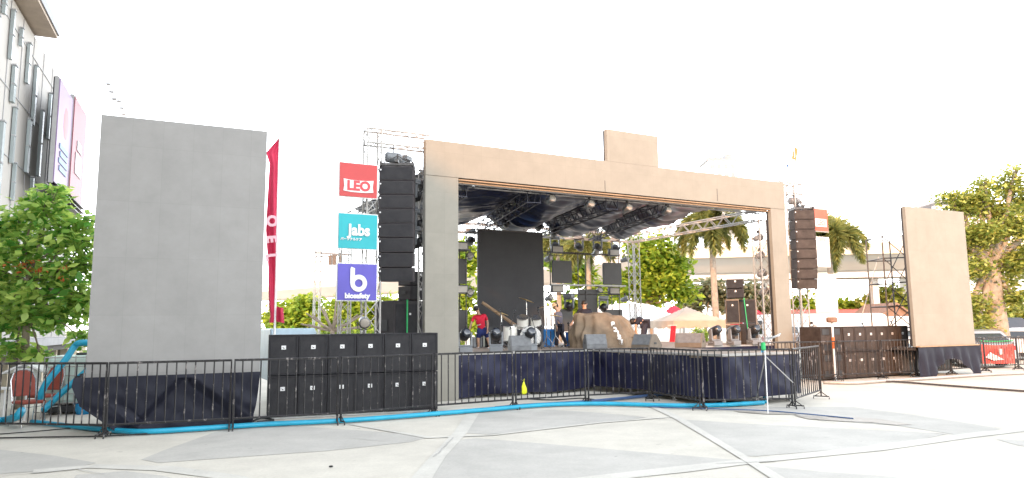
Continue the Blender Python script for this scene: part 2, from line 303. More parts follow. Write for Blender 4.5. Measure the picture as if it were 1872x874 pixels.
# the roof slab overhanging the near half of the facade
ez = ZR + .12; pt = gnd(109, 70, ez); eu = (pt - FP).dot(fd); eo = (pt - FP).dot(fn)
mb = MB(); mb.box(((eu - 45) / 2, 3.0 - eo / 2, ez + .2), (eu + 45, 6 + eo, .3)); mb.build('roof', M['eave'], ob)
mb = MB(); mb.box(((eu - 45) / 2, 2.9 - eo / 2, ez), (eu + 44.9, 5.8 + eo - .1, .09)); mb.build('soffit', M['soffit'], ob)
mb = MB(); mb.box(((eu - 46) / 2, 4.6, ZR + .15), (eu + 44, 8.6, .3)); mb.build('parapet', M['wall'], ob)
for (x0, y0, x1, y1) in [(2, 40, 8, 190), (29, 30, 37, 118), (57, 90, 66, 160), (70, 130, 78, 238), (29, 130, 41, 193), (8, 230, 20, 380), (32, 205, 40, 305), (57, 226, 67, 322), (81, 210, 88, 330), (95, 180, 105, 262), (32, 305, 38, 370), (63, 330, 70, 400), (45, 62, 50, 88), (14, 0, 22, 30)]:
    a, z1 = fac((x0 + x1) / 2, y0, .1); _, z0 = fac((x0 + x1) / 2, y1, .18); b, _ = fac(x1, y0, .18); a0, _ = fac(x0, y0, .18)
    fr = MB(); fr.box(((a0 + b) / 2, -.07, (z0 + z1) / 2), (max(.10, (b - a0) * .34), .09, z1 - z0)); f = fr.build('window', M['fin'], ob)
    r = MB(); r.box(((a0 + b) / 2, -.08, z1 + .03), (max(.12, (b - a0) * .38), .11, .04)); r.build('frame', M['ledge'], f)
    r = MB(); r.box(((a0 + b) / 2, -.08, (z0 + z1) / 2), (max(.12, (b - a0) * .36), .105, .03)); r.build('mullion', M['ledge'], f)
for k in range(14):                       # windows of the unseen near half
    mb = MB(); mb.box((-2 - 2.6 * k, -.15, 4 + (k % 3) * 2.2), (.4, .28, 2.0)); mb.build('window', M['fin'], ob)
sm = MB()
for zz in [3.0 + i * 1.9 for i in range(5)]: sm.box(((WFAR - 40) / 2, -.012, zz), (WFAR + 40, .02, .03))
for k in range(46): sm.box((-20 + 1.5 * k, -.011, ZR / 2 + .75), (.02, .018, ZR - 1.6))
sm.build('panel_joint', M['ledge'], ob)
wl, zl = fac(60, 628); 
mb = MB(); mb.box(((WFAR - 40) / 2, -.45, 1.42), (WFAR + 40, 1.1, .22)); mb.build('canopy', M['ledge'], ob)
mb = MB(); mb.box(((WFAR - 40) / 2, -.35, 1.21), (WFAR + 40, .8, .2)); mb.build('awning', M['awn'], ob)
mb = MB(); mb.box(((WFAR - 40) / 2, .1, .55), (WFAR + 40, .2, 1.1)); mb.build('shopfront', M['dglass'], ob)
for k in range(16): mb = MB(); mb.box((6 + k * 2.4, -.12, .55), (.28, .25, 1.1)); mb.build('column', M['cream'], ob)
mb = MB(); mb.box((15, -.8, 1.22), (5.5, .06, .14)); mb.build('sign_strip', M['cream'], ob)
# ---------------------------------------------------------------- billboards on the facade
def billboard(label, x0, yt0, yb0, x1, yt1, yb1, m, out):
    a, zt0 = fac(x0, yt0, out); b, zt1 = fac(x1, yt1, out); _, zb0 = fac(x0, yb0, out); _, zb1 = fac(x1, yb1, out)
    zt, zb = (zt0 + zt1) / 2, (zb0 + zb1) / 2
    t = thing('billboard', label, 'billboard', tuple(FP + fn * out + fd * a), R(90) + FA, None); L = b - a
    mb = MB(); mb.box((L / 2, 0, (zt + zb) / 2), (L, .06, zt - zb)); mb.build('panel', m, t)
    mb = MB(); mb.box((L / 2, .12, (zt + zb) / 2), (L + .04, .08, zt - zb + .06)); mb.build('backing', M['awn'], t)
    for xx in (-.02, L + .02): mb = MB(); mb.box((xx, .06, (zt + zb) / 2), (.04, .12, zt - zb + .1)); mb.build('post', M['alu'], t)
    mb = MB()
    for k in range(3): mb.box((L / 2, .1, zb - .15 - .16 * k), (L, .5, .03)); mb.box((L * (.2 + .3 * k), .3, zb - .3), (.03, .03, .5))
    mb.build('walkway', M['steel'], t)
    n = 3
    for k in range(n):
        xx = L * (k + .5) / n; mb = MB(); mb.tube([(xx, 0, zt), (xx, -.6, zt + .2), (xx, -1.25, zt + .1)], .014, 4); am = mb.build('lamp_arm', M['alu'], t)
        mb = MB(); mb.box((xx, -1.32, zt + .1), (.16, .14, .05)); mb.build('lamp', M['alu'], am)
    return t, L, zt, zb
t, L, zt, zb = billboard('tall pinkish white billboard on the pale office building, nearer of the two', 109, 145, 345, 133, 182, 366, M['bbw'], .9)
mb = MB(); mb.ball((L * .55, -.02, zb + (zt - zb) * .66), .55, 10, .9, .05, 1.1); mb.build('print', M['bbr'], t)
mb = MB()
for k in range(4): mb.box((L * .5, -.045, zb + (zt - zb) * (.38 - .07 * k)), (L * (.6 - .1 * (k % 2)), .02, .16))
mb.build('print', M['bbb'], t)
t, L, zt, zb = billboard('tall red billboard on the pale office building, farther of the two', 136, 184, 368, 158, 205, 384, M['bbr'], .95)
mb = MB(); mb.box((L * .5, -.045, zb + (zt - zb) * .36), (L * .5, .02, (zt - zb) * .22)); mb.box((L * .5, -.046, zb + (zt - zb) * .55), (L * .34, .02, (zt - zb) * .1))
mb.build('print', M['bbp'], t)

# ---------------------------------------------------------------- trees
def leaf_cloud(blobs, n, size, spread=.28, droop=.25, k=6, flat=.5):
    mb = MB(); V = []; F = []
    tot = sum(b[1] ** 2 for b in blobs)
    for c, r, sz in blobs:
        for _ in range(int(n * r * r / tot)):
            d = Vector((random.gauss(0, 1), random.gauss(0, 1), random.gauss(0, 1))).normalized(); rr = r * (random.random() ** .45)
            if noise.noise((Vector(c) + d * rr) * (1.6 / r)) < -.18: continue
            p = Vector(c) + Vector((d.x * rr, d.y * rr, d.z * rr * sz)); ax = Vector((random.gauss(0, 1), random.gauss(0, 1), random.gauss(0, .5) - droop)).normalized()
            for j in range(k):
                q = p + ax * (spread * (j / k - .3)) + Vector((random.gauss(0, 1), random.gauss(0, 1), random.gauss(0, .6))) * spread * .28
                a = Vector((random.gauss(0, 1), random.gauss(0, 1), random.gauss(0, flat) - droop)).normalized(); b = a.cross(Vector((random.gauss(0, .6), random.gauss(0, .6), 1))).normalized()
                s = size * random.uniform(.6, 1.3); i = len(V)
                V += [q, q + a * s * .5 + b * s * .28, q + a * s, q + a * s * .5 - b * s * .28]; F.append((i, i + 1, i + 2, i + 3))
    return mb.add(V, F)
def tree(name, label, x, y, h_trunk, r_tr, blobs, n, size, leaf, bark='bark', group=None, limbs=True, lean=0.0, **kw):
    t = thing(name, label, 'tree', (x, y, 0), 0, group)
    mb = MB(); top = Vector((lean, 0, h_trunk)); mb.tube([(0, 0, -.05), (lean * .2 + .03, .02, h_trunk * .35), (lean * .6, 0, h_trunk * .7), top], [r_tr * 1.25, r_tr, r_tr * .85, r_tr * .7], 9)
    if limbs:
        for c, r, s in blobs:
            c = Vector(c); mid = top.lerp(c, .5) + Vector((random.uniform(-.2, .2), random.uniform(-.2, .2), -.12 * (c - top).length))
            mb.tube([top - Vector((0, 0, .1)), mid, c], [r_tr * .5, r_tr * .32, r_tr * .12], 6)
            for _ in range(4):
                d = Vector((random.uniform(-1, 1), random.uniform(-1, 1), random.uniform(-.3, 1))).normalized() * r * .8; mb.tube([mid.lerp(c, .6), c + d * .5, c + d], [r_tr * .15, r_tr * .09, r_tr * .03], 4)
    mb.build('trunk', M[bark], t, smooth=True)
    leaf_cloud(blobs, n, size, **kw).build('crown', LF[leaf], t)
    return t
def pblobs(Y, x, y, L, dz=0.0, jit=.6):        # crown lobes given by pixel centre + pixel radius at distance Y, relative to (x, y, 0)
    out = []
    for px, py, pr, sz in L:
        p = at(px, py, Y + random.uniform(-jit, jit) * pr * Y / FPX); out.append(((p.x - x, p.y - y, p.z), pr * Y / FPX, sz))
    return out
# left tree with orange blossom
g = at(47, 600, 16.5); x, y = g.x, g.y
bl = pblobs(16.5, x, y, [(80, 385, 40, .8), (25, 410, 42, .8), (125, 430, 42, .8), (50, 465, 55, .8), (115, 495, 45, .7), (10, 520, 50, .8), (70, 545, 55, .75), (140, 560, 38, .7), (15, 590, 40, .6), (150, 620, 26, .6), (85, 585, 34, .6), (100, 350, 20, .7), (65, 370, 20, .7), (155, 405, 22, .7), (158, 440, 26, .8), (160, 540, 26, .8), (30, 640, 26, .5), (75, 650, 20, .5), (-50, 450, 60, .9), (-40, 540, 60, .9), (165, 480, 30, .9)])
t = tree('blossom_tree', 'bushy green tree with small orange blossoms at the left, before the office building', x, y, 3.0, .085, bl, 1800, .24, 'a', 'palebark', spread=.40, k=5)
leaf_cloud([(( at(px, py, 15.9).x - x, at(px, py, 15.9).y - y, at(px, py, 15.9).z), .13, .7) for px, py in ((10, 478), (33, 484), (55, 488), (68, 496), (38, 500), (26, 512), (120, 488), (105, 512), (60, 480))], 34, .085, k=5, spread=.12).build('blossom', LF['o'], t)
# big tree behind the right video screen
x, y = at(1822, 600, 30).x, 30
bl = pblobs(30, x, y, [(1785, 362, 28, .5), (1848, 342, 30, .6), (1735, 362, 20, .4), (1760, 385, 26, .4), (1790, 425, 38, .5), (1850, 415, 38, .5), (1775, 490, 34, .5), (1850, 480, 36, .6), (1772, 555, 36, .5), (1860, 545, 26, .5), (1900, 370, 45, .6), (1910, 470, 50, .7), (1750, 430, 20, .5), (1798, 336, 14, .8), (1855, 314, 15, .7), (1785, 588, 22, .5), (1820, 385, 30, .45), (1770, 455, 26, .45), (1825, 515, 26, .5)])
t = tree('rain_tree', 'tall feathery tree with thick pale trunk behind the right video screen', x, y, 4.2, .42, bl, 3300, .20, 'c', 'palebark', spread=.75, k=9, droop=.1)
# bright tree seen through the stage
x, y = at(1190, 600, 44).x, 44
bl = pblobs(44, x, y, [(1190, 470, 40, .9), (1165, 450, 22, .9), (1225, 465, 22, .9), (1235, 510, 30, .9), (1190, 525, 42, .8), (1250, 540, 20, .8), (1160, 520, 34, .9), (1210, 440, 14, .9), (1120, 530, 30, .9), (1245, 480, 16, .8)])
tree('shade_tree', 'bright yellow green tree beyond the back right corner of the stage', x, y, 3.2, .2, bl, 1900, .40, 'b', spread=.8, droop=.1)
# low trees and shrubs behind, each one its own
BT = [('round green tree between the scaffold and the pale right video screen', 1600, 60, 2, [(1600, 560, 30, .8), (1625, 545, 22, .9), (1640, 560, 20, .8)], 'c', 900), 
      ('small yellow green tree above the white vans right of the stage', 1540, 62, 2, [(1545, 570, 26, .7), (1520, 560, 16, .8)], 'b', 600),
      ('pale green tree behind the right pillar of the stage', 1385, 55, 2, [(1380, 560, 24, .9), (1372, 530, 16, .9), (1400, 575, 18, .8)], 'd', 700), ('low green tree right of the right line array', 1470, 60, 2, [(1466, 555, 16, .8), (1480, 570, 14, .7)], 'b', 400),
      ('wide sunlit tree left of the banner signs', 530, 62, 2.5, [(515, 580, 36, .8), (560, 565, 34, .8), (590, 590, 30, .8), (545, 600, 30, .6)], 'b', 1700), ('dense yellow green tree behind the three square banners', 640, 58, 2.5, [(640, 565, 36, .9), (680, 590, 30, .9), (610, 600, 26, .7), (700, 560, 22, .9)], 'b', 1600),
      ('loose pale tree seen left of the tall back screen', 845, 50, 2.5, [(850, 470, 22, 1.3), (842, 540, 24, 1.2), (856, 590, 18, .8)], 'b', 900), ('tangled grey green tree behind the palm', 1290, 58, 2, [(1275, 540, 24, .8), (1300, 525, 18, .9), (1260, 565, 20, .7), (1330, 550, 20, .9)], 'd', 800),
      ('scattered light tree behind the small back screens', 1070, 52, 2.5, [(1060, 500, 22, 1.1), (1040, 560, 24, .8), (1015, 470, 20, 1.2), (1100, 540, 20, .9)], 'b', 800), ('green tree farthest right behind the red banner', 1850, 60, 2, [(1850, 580, 26, .7), (1885, 575, 26, .7), (1815, 590, 18, .6)], 'c', 700)]
for lb, px, Y, ht, L, lf, n in BT:
    x = at(px, 600, Y).x; tree('background_tree', lb, x, Y, ht, .16, pblobs(Y, x, Y, L), n, .5, lf, spread=1.0, group='trees beyond the stage', limbs=True)
# bare plumeria by the banners
g = at(608, 610, 30); t = thing('bare_tree', 'leafless pale branching tree behind the left subwoofer stack', 'tree', (g.x, g.y, 0))
mb = MB(); mb.tube([(0, 0, 0), (0, 0, 1.75)], [.12, .09], 7); mb.build('trunk', M['palebark'], t, smooth=True)
mb = MB()
for dx, dz, dy in ((-1.15, .75, .1), (1.3, .7, 0), (-.6, 1.0, .3), (.45, 1.15, -.2), (-1.4, .3, .2), (1.5, .2, .2), (.1, 1.3, .1)):
    mb.tube([(0, 0, 1.65), (dx * .4, dy, 1.65 + dz * .35), (dx, dy, 1.65 + dz)], [.08, .06, .035], 6); mb.tube([(dx * .4, dy, 1.65 + dz * .35), (dx * .8, dy * 1.4, 1.65 + dz * .95)], [.05, .03], 5)
mb.build('branches', M['palebark'], t, smooth=True)
# palms
def palm(label, px, Y, ytop, npx, nfr, tr, seed):
    random.seed(seed); g = at(px, 600, Y); top = at(px, ytop, Y); t = thing('palm_tree', label, 'palm', (g.x, Y, 0), 0, 'palms behind the stage')
    H = top.z; mb = MB(); mb.tube([(0, 0, 0), (.05, 0, H * .3), (.02, 0, H * .7), (0, 0, H)], [tr * 1.3, tr, tr * .9, tr * .6], 10); mb.build('trunk', M['palebark'], t, smooth=True)
    Lf = npx * Y / FPX
    for i in range(nfr):
        a = 2 * math.pi * i / nfr + random.uniform(-.2, .2); el = random.uniform(.35, 1.25) if i % 3 else random.uniform(-.1, .5)
        mb = MB(); P = []; p = Vector((0, 0, H)); d = Vector((math.cos(a) * math.cos(el), math.sin(a) * math.cos(el), math.sin(el))); n = 12
        for k in range(n + 1): P.append(p.copy()); p = p + d * (Lf / n); d = (d + Vector((0, 0, -.19 - .02 * k))).normalized()
        mb.tube(P, [tr * .2 * (1 - .8 * k / n) for k in range(n + 1)], 5)
        for k in range(1, n * 8):
            f = k / (n * 8); i0 = min(int(f * n), n - 1); q = P[i0].lerp(P[i0 + 1], f * n - i0); tg = (P[i0 + 1] - P[i0]).normalized(); ll = Lf * .27 * math.sin(math.pi * min(1, .15 + f * .85)) ** .6
            for s in range(4):
                ph = random.uniform(0, 2 * math.pi); o = tg.orthogonal().normalized(); o2 = tg.cross(o); e = (o * math.cos(ph) + o2 * math.sin(ph) + tg * .7 + Vector((0, 0, -.35))).normalized(); wv = e.cross(tg).normalized() * ll * .085
                i1 = len(mb.v); mb.v += [q - wv, q + wv, q + e * ll]; mb.f.append((i1, i1 + 1, i1 + 2))
        mb.build('frond', LF['p'], t)
    return t
palm('tall palm with pale trunk seen through the right side of the stage', 1308, 40, 408, 95, 16, .19, 3)
palm('palm with drooping fronds behind the right line array', 1524, 42, 432, 95, 17, .18, 5)
palm('palm crown seen above the small back screens of the stage', 1078, 44, 450, 72, 14, .17, 8)
palm('palm showing just right of the tall back screen', 1022, 48, 440, 66, 10, .17, 9)
random.seed(11)
# ---------------------------------------------------------------- viaduct, far tower, house, gantry
VP_ = [at(2100, 437, 62), at(1650, 452, 66), at(1240, 463, 72), at(960, 490, 88), at(500, 527, 130), at(380, 533, 150)]
t = thing('viaduct', 'long pale concrete viaduct crossing behind the whole stage', 'viaduct', tuple(VP_[2].xy) + (0,))
mb = MB(); sec = [(-4.5, 0), (4.5, 0), (4.5, -.9), (2.2, -2.2), (-2.2, -2.2), (-4.5, -.9)]; rings = []
for i, p in enumerate(VP_):
    tg = (VP_[min(i + 1, len(VP_) - 1)] - VP_[max(i - 1, 0)]); tg.z = 0; tg.normalize(); n_ = Vector((-tg.y, tg.x, 0)); rings.append([p + n_ * a + Vector((0, 0, b + 0)) for a, b in sec])
vs = [q for r_ in rings for q in r_]; k = len(sec); mb.add(vs, [(i * k + j, i * k + (j + 1) % k, (i + 1) * k + (j + 1) % k, (i + 1) * k + j) for i in range(len(rings) - 1) for j in range(k)]); mb.build('deck', M['via'], t, world=True)
mb = MB()
for i in range(len(VP_) - 1):
    a, b = VP_[i], VP_[i + 1]
    mb.add([a + Vector((0, -5, .01)), b + Vector((0, -5, .01)), b + Vector((0, -5, -1.0)), a + Vector((0, -5, -1.0)), a + Vector((0, -4.7, .01)), b + Vector((0, -4.7, .01)), b + Vector((0, -4.7, -1.0)), a + Vector((0, -4.7, -1.0))], [(0, 1, 2, 3), (7, 6, 5, 4), (0, 4, 5, 1), (3, 2, 6, 7)])
mb.build('parapet', M['cream'], t, world=True)
for px, Y in ((1700, 66), (1432, 69), (1105, 80), (800, 102), (560, 126)):
    p = at(px, 600, Y); mb = MB(); mb.box((p.x, Y + 2, 5), (1.8, 1.8, 10)); mb.build('pier', M['via'], t, world=True)
# lower slip road
t = thing('slip_road', 'lower concrete beam of the elevated road, under the viaduct', 'viaduct', tuple(at(1400, 500, 58).xy) + (0,))
a, b = at(1900, 490, 54), at(1150, 506, 62); d = b - a; mb = MB(); mb.prism([a, a + Vector((0, 3, 0)), a + Vector((0, 3, -.45)), a + Vector((0, 0, -.45))], d); mb.build('deck', M['via'], t, world=True)
for f in (.1, .35, .6, .85): p = a.lerp(b, f); mb = MB(); mb.box((p.x, p.y + 1.5, p.z / 2 - .25), (.5, .5, p.z - .5)); mb.build('pier', M['via'], t, world=True)
p = at(1318, 400, 150); t = thing('tower_block', 'faint white high-rise showing above the stage header', 'building', (p.x, 150, 0)); H = at(1318, 300, 150).z
mb = MB(); mb.box((0, 0, H / 2), (6.2, 6, H)); mb.build('wall', M['haze_tower'], t)
mb = MB(); mb.box((-1.2, 0, H + .5), (3, 4, 1)); mb.box((1.8, 0, H + .9), (1.4, 3, 1.8)); mb.box((0, 0, H + .2), (6.8, 6.4, .4)); mb.build('roof', M['twin'], t)
for r_ in range(4):
    for c_ in range(4): mb = MB(); mb.box((-2.2 + 1.45 * c_, -3.02, H - 1.2 - 1.9 * r_), (.8, .06, 1.1)); mb.build('window', M['twin'], t)
p = at(1640, 600, 50); t = thing('house', 'small brown gabled house behind the scaffold at the right', 'house', (p.x, 50, 0)); z0 = at(1640, 588, 50).z; z1 = at(1640, 553, 50).z
mb = MB(); mb.prism([(-1.35, 0, .0), (1.35, 0, 0), (1.35, 0, z0 + .3), (0, 0, z1 - .1), (-1.35, 0, z0 + .3)], (0, 4, 0)); mb.build('wall', M['roof'], t)
mb = MB(); 
for s in (-1, 1): mb.prism([(0, -.25, z1), (s * 1.75, -.25, z0), (s * 1.75, -.25, z0 - .12), (0, -.25, z1 - .14)], (0, 4.6, 0))
mb.build('roof', M['iron'], t)
mb = MB(); mb.box((.35, -.03, z0 - .55), (.9, .06, .6)); w_ = mb.build('window', M['white'], t); mb = MB(); mb.box((.35, -.065, z0 - .55), (.7, .03, .42)); mb.build('pane', M['fin'], w_)
p = at(1450, 600, 56); t = thing('market_shed', 'long low shed with a pink tiled roof beyond the white van', 'building', (p.x + 1.5, 56, 0)); z0 = at(1470, 582, 56).z; z1 = at(1470, 568, 56).z
mb = MB(); mb.box((0, 1.5, z0 / 2), (9, 3, z0)); mb.build('wall', M['cream'], t)
mb = MB(); mb.prism([(-5, -.3, z0), (5, -.3, z0), (5, 1.5, z1), (-5, 1.5, z1)], (0, .1, .12)); mb.prism([(-5, 3.3, z0), (5, 3.3, z0), (5, 1.5, z1), (-5, 1.5, z1)], (0, -.1, .12)); mb.build('roof', M['redwood'], t)
# apartment block faint behind the rain tree
p = at(1760, 600, 110); t = thing('apartment_block', 'pale layered building behind the feathery tree at far right', 'building', (p.x + 6, 110, 0)); H = at(1720, 362, 110).z
mb = MB(); mb.box((0, 5, H / 2 - 1), (17, 10, H - 2)); mb.build('wall', M['haze_tower'], t)
for k in range(7): mb = MB(); mb.box((0, -.6, 3 + k * (H - 4) / 6.2), (18.4, 1.2, .45)); mb.build('balcony', M['via'], t)
mb = MB(); mb.box((-3, 4, H - .4), (10, 7, .35)); mb.build('roof', M['ledge'], t)
# traffic sign gantry, left
Y = 45; t = thing('road_gantry', 'grey mast arm with road cameras seen left of the banners', 'gantry', (at(578, 600, Y).x, Y, 0))
mb = MB(); a = at(578, 610, Y); b = at(578, 452, Y); mb.truss((a.x, Y, .1), (a.x, Y, b.z), .35, .35, .6, .04, (0, 1, 0), .02); mb.build('mast', M['aluw'], t, world=True)
mb = MB(); a = at(576, 462, Y); b = at(642, 466, Y); mb.tube([a, b], .07, 6); mb.tube([at(576, 470, Y), at(625, 466, Y)], .05, 6); mb.build('arm', M['alu'], t, world=True)
for px in (604, 622, 612): mb = MB(); c = at(px, 476, Y); mb.box(c, (.22, .3, .6)); mb.tube([c, c + Vector((0, 0, .5))], .03, 5); mb.build('camera', M['steel'], t, world=True)
# ================================================================ STAGE
def sthing(name, label, cat, group=None): return thing(name, label, cat, tuple(SO), SANG, group)     # local axes: u, v, z
t = sthing('stage_platform', 'long low stage platform with thrust, hung with dark navy cloth', 'stage')
mb = MB(); mb.box((6.0, 3.75, DECK - .05), (11.9, 7.1, .1)); mb.box((6.07, -2.2, DECK - .05), (2.32, 4.78, .098)); mb.build('deck', M['deck'], t)
def skirt(pts, z0, z1, seed):
    P = [Vector((a, b, 0)) for a, b in pts]; seg = [(P[i + 1] - P[i]).length for i in range(len(P) - 1)]; T = sum(seg)
    def f(a, b):
        s = a * T; i = 0
        while i < len(seg) - 1 and s > seg[i]: s -= seg[i]; i += 1
        d = (P[i + 1] - P[i]).normalized(); n = Vector((d.y, -d.x, 0)); p = P[i] + d * min(s, seg[i]); z = z0 + (z1 - z0) * b; q = Vector((a * T, seed, z))
        k = 1 - b * .55
        disp = .04 * k * math.sin(a * T * 4.2 + 2.5 * noise.noise(q * 1.1)) + .13 * k * noise.noise(Vector((a * T * 1.2 + z * .9, seed, z * .8))) + .04 * noise.noise(q * 4)
        return p + n * (disp + .03) + Vector((0, 0, z + (.06 * noise.noise(Vector((a * T * .8, seed, 9))) if b == 0 else 0)))
    mb = MB(); mb.grid(f, int(T * 14), 12); return mb
skirt([(.35, .15), (4.88, .15)], .07, DECK - .045, 1).build('skirt', M['navy'], t, smooth=True)
skirt([(4.90, .12), (4.90, -4.62), (7.25, -4.62), (7.25, .1)], .17, DECK - .06, 5).build('skirt', M['navy'], t, smooth=True)
skirt([(7.3, .15), (11.95, .15), (11.95, 7.3)], .12, DECK - .045, 9).build('skirt', M['navy'], t, smooth=True)
mb = MB(); mb.box((2.65, .17, DECK - .02), (4.6, .06, .045)); mb.box((4.885, -2.2, DECK - .02), (.05, 4.85, .05)); mb.box((6.07, -4.61, DECK - .02), (2.35, .05, .05)); mb.box((9.6, .17, DECK - .02), (4.7, .06, .045)); mb.build('edge_trim', M['aluw'], t)
for u, v in ((5.1, -4.4), (6.1, -4.4), (7.1, -4.4), (5.1, -2.8), (5.1, -1.2), (7.1, -2.8), (1, .4), (3, .4), (8.5, .4), (10.5, .4), (11.7, .4), (11.7, 7), (1, 7), (6, 7)):
    mb = MB(); mb.tube([(u, v, 0), (u, v, DECK - .1)], .035, 8); mb.lathe([(.08, 0), (.08, .02)], (u, v, 0), None, 8); mb.build('leg', M['alu'], t)
# ---------------------------------------------------------------- LED portal
zt0, zh = 6.28, 5.40
t = sthing('video_portal', 'huge plain grey video wall portal framing the front of the stage', 'video wall')
uL1, _ = onv(836, 330, 0); uR0, _ = onv(1407, 400, 0); UW = 12.42; c0, zc = onv(1106, 237, 0); c1, zc1 = onv(1199, 247, 0)
mb = MB(); mb.box((uL1 / 2, 0, zh / 2 - .003), (uL1, .12, zh - .006)); mb.build('pillar', M['led_warm'], t)
mb = MB(); mb.box(((uR0 + UW) / 2, 0, zh / 2 - .003), (UW - uR0, .12, zh - .006)); mb.build('pillar', M['led_warm'], t)
mb = MB(); mb.box((UW / 2, -.012, (zt0 + zh) / 2), (UW, .12, zt0 - zh)); mb.build('header', M['led_warm'], t)
mb = MB(); mb.box(((c0 + c1) / 2, -.013, (zc + zt0) / 2 + .003), (c1 - c0, .12, zc - zt0)); mb.build('crest', M['led_warm'], t)
mb = MB(); mb.box((uL1 / 2, .11, zh / 2 - .05), (uL1 - .05, .1, zh - .1)); mb.box(((uR0 + UW) / 2, .11, zh / 2 - .05), (UW - uR0 - .05, .1, zh - .1)); mb.box((UW / 2, .11, (zt0 + zh) / 2), (UW - .05, .12, zt0 - zh - .04)); mb.box(((c0 + c1) / 2, .1, (zc + zt0) / 2), (c1 - c0 - .05, .1, zc - zt0)); mb.build('cabinet_back', M['ledback'], t)
mb = MB(); mb.box(((uL1 + uR0) / 2, .03, zh - .045), (uR0 - uL1, .16, .03)); mb.tube([(uL1, .02, zh - .1), (uR0, .02, zh - .1)], .02, 6); mb.build('trim', M['wood'], t)
for px_, y0_, y1_ in ((1106, 330, 350), (1311, 345, 367)):
    us, zs1 = onv(px_, y0_, -.08); _, zs0 = onv(px_, y1_, -.08); mb = MB(); mb.box((us, -.075, (zs0 + zs1) / 2), (.012, .006, zs1 - zs0)); mb.build('seam', M['ledback'], t)
# ---------------------------------------------------------------- roof
t = sthing('stage_roof', 'aluminium truss roof over the stage with a dark sagging tarpaulin', 'stage roof')
mb = MB()
zr = 5.25
def tr(p0, p1, m='alu', w=.32, h=.32, nm='truss', bay=.33, up=(0, 0, 1)):
    mb = MB(); mb.truss(p0, p1, w, h, bay, .024, up, .012); return mb.build(nm, M[m], t)
tr((.1, .5, 5.50), (12.0, .5, 5.50)); tr((-.2, 7.06, zr), (12.0, 7.06, zr), 'aluw'); tr((11.8, .5, zr), (11.8, 7.0, zr), 'aluw'); tr((.1, .5, zr), (.0, 7.0, zr))
for a, b in ((3.4, 4.9), (6.0, 7.2), (7.9, 9.7)): tr((a, .6, zr), (b, 6.9, zr), 'adark', .36, .36)
tr((1.2, .6, zr), (2.2, 6.9, zr), 'adark', .36, .36)
for u, v in ((11.8, 7.06), (11.75, .45), (0.0, 7.06), (.25, .45)):
    tr((u, v, .02), (u, v, zr - .18), 'aluw', .32, .32, 'tower', .36, (0, 1, 0))
    mb = MB(); mb.box((u, v, .02), (.7, .7, .04)); mb.build('base_plate', M['alu'], t)
def tarp(a, b):
    v = .35 + b * 6.2; u1 = 9.9 + b * 1.25; u = .15 + a * (u1 - .15)
    trs = [0, 3.4 + 1.5 * b, 6.0 + 1.2 * b, 7.9 + 1.8 * b, 11.5]; sag = 0
    for i in range(4):
        if trs[i] <= u <= trs[i + 1]: f = (u - trs[i]) / (trs[i + 1] - trs[i]); sag = math.sin(math.pi * f)
    q = Vector((u * 1.0, v * .5, 0)); z = zr + .36 - .52 * sag * (.35 + .65 * b) + .14 * noise.noise(q) + .13 * noise.noise(Vector((u * .55, v * 1.9, 3))) + .05 * noise.noise(Vector((u * 1.1, v * 5.5, 5)))
    return Vector((u, v, z))
TARP = cloth_mat('roof_tarpaulin', (.004, .010, .040), rough=.3, trans=.0, spec=.5)
n = TARP.node_tree; Lk = n.links.new; b_ = n.nodes['Principled BSDF']; o_ = n.nodes['Material Output']; tl = n.nodes.new('ShaderNodeBsdfTranslucent'); tl.inputs[0].default_value = (.05, .12, .28, 1)
tc = n.nodes.new('ShaderNodeTexCoord'); mp = n.nodes.new('ShaderNodeMapping'); mp.inputs['Scale'].default_value = (.28, 1.1, 1); nz = n.nodes.new('ShaderNodeTexNoise'); nz.inputs['Scale'].default_value = 1.3; nz.inputs['Detail'].default_value = 7; nz.inputs['Roughness'].default_value = .6; rp = n.nodes.new('ShaderNodeValToRGB'); rp.color_ramp.elements[0].position = .57; rp.color_ramp.elements[1].position = .78; rp.color_ramp.elements[1].color = (.16, .16, .16, 1)
Lk(tc.outputs['Object'], mp.inputs[0]); Lk(mp.outputs[0], nz.inputs['Vector']); Lk(nz.outputs[0], rp.inputs[0]); xm = n.nodes.new('ShaderNodeMixShader'); Lk(rp.outputs[0], xm.inputs[0]); Lk(b_.outputs[0], xm.inputs[1]); Lk(tl.outputs[0], xm.inputs[2]); Lk(xm.outputs[0], o_.inputs[0])
mb = MB(); mb.grid(tarp, 90, 60); mb.build('tarpaulin', TARP, t, smooth=True)
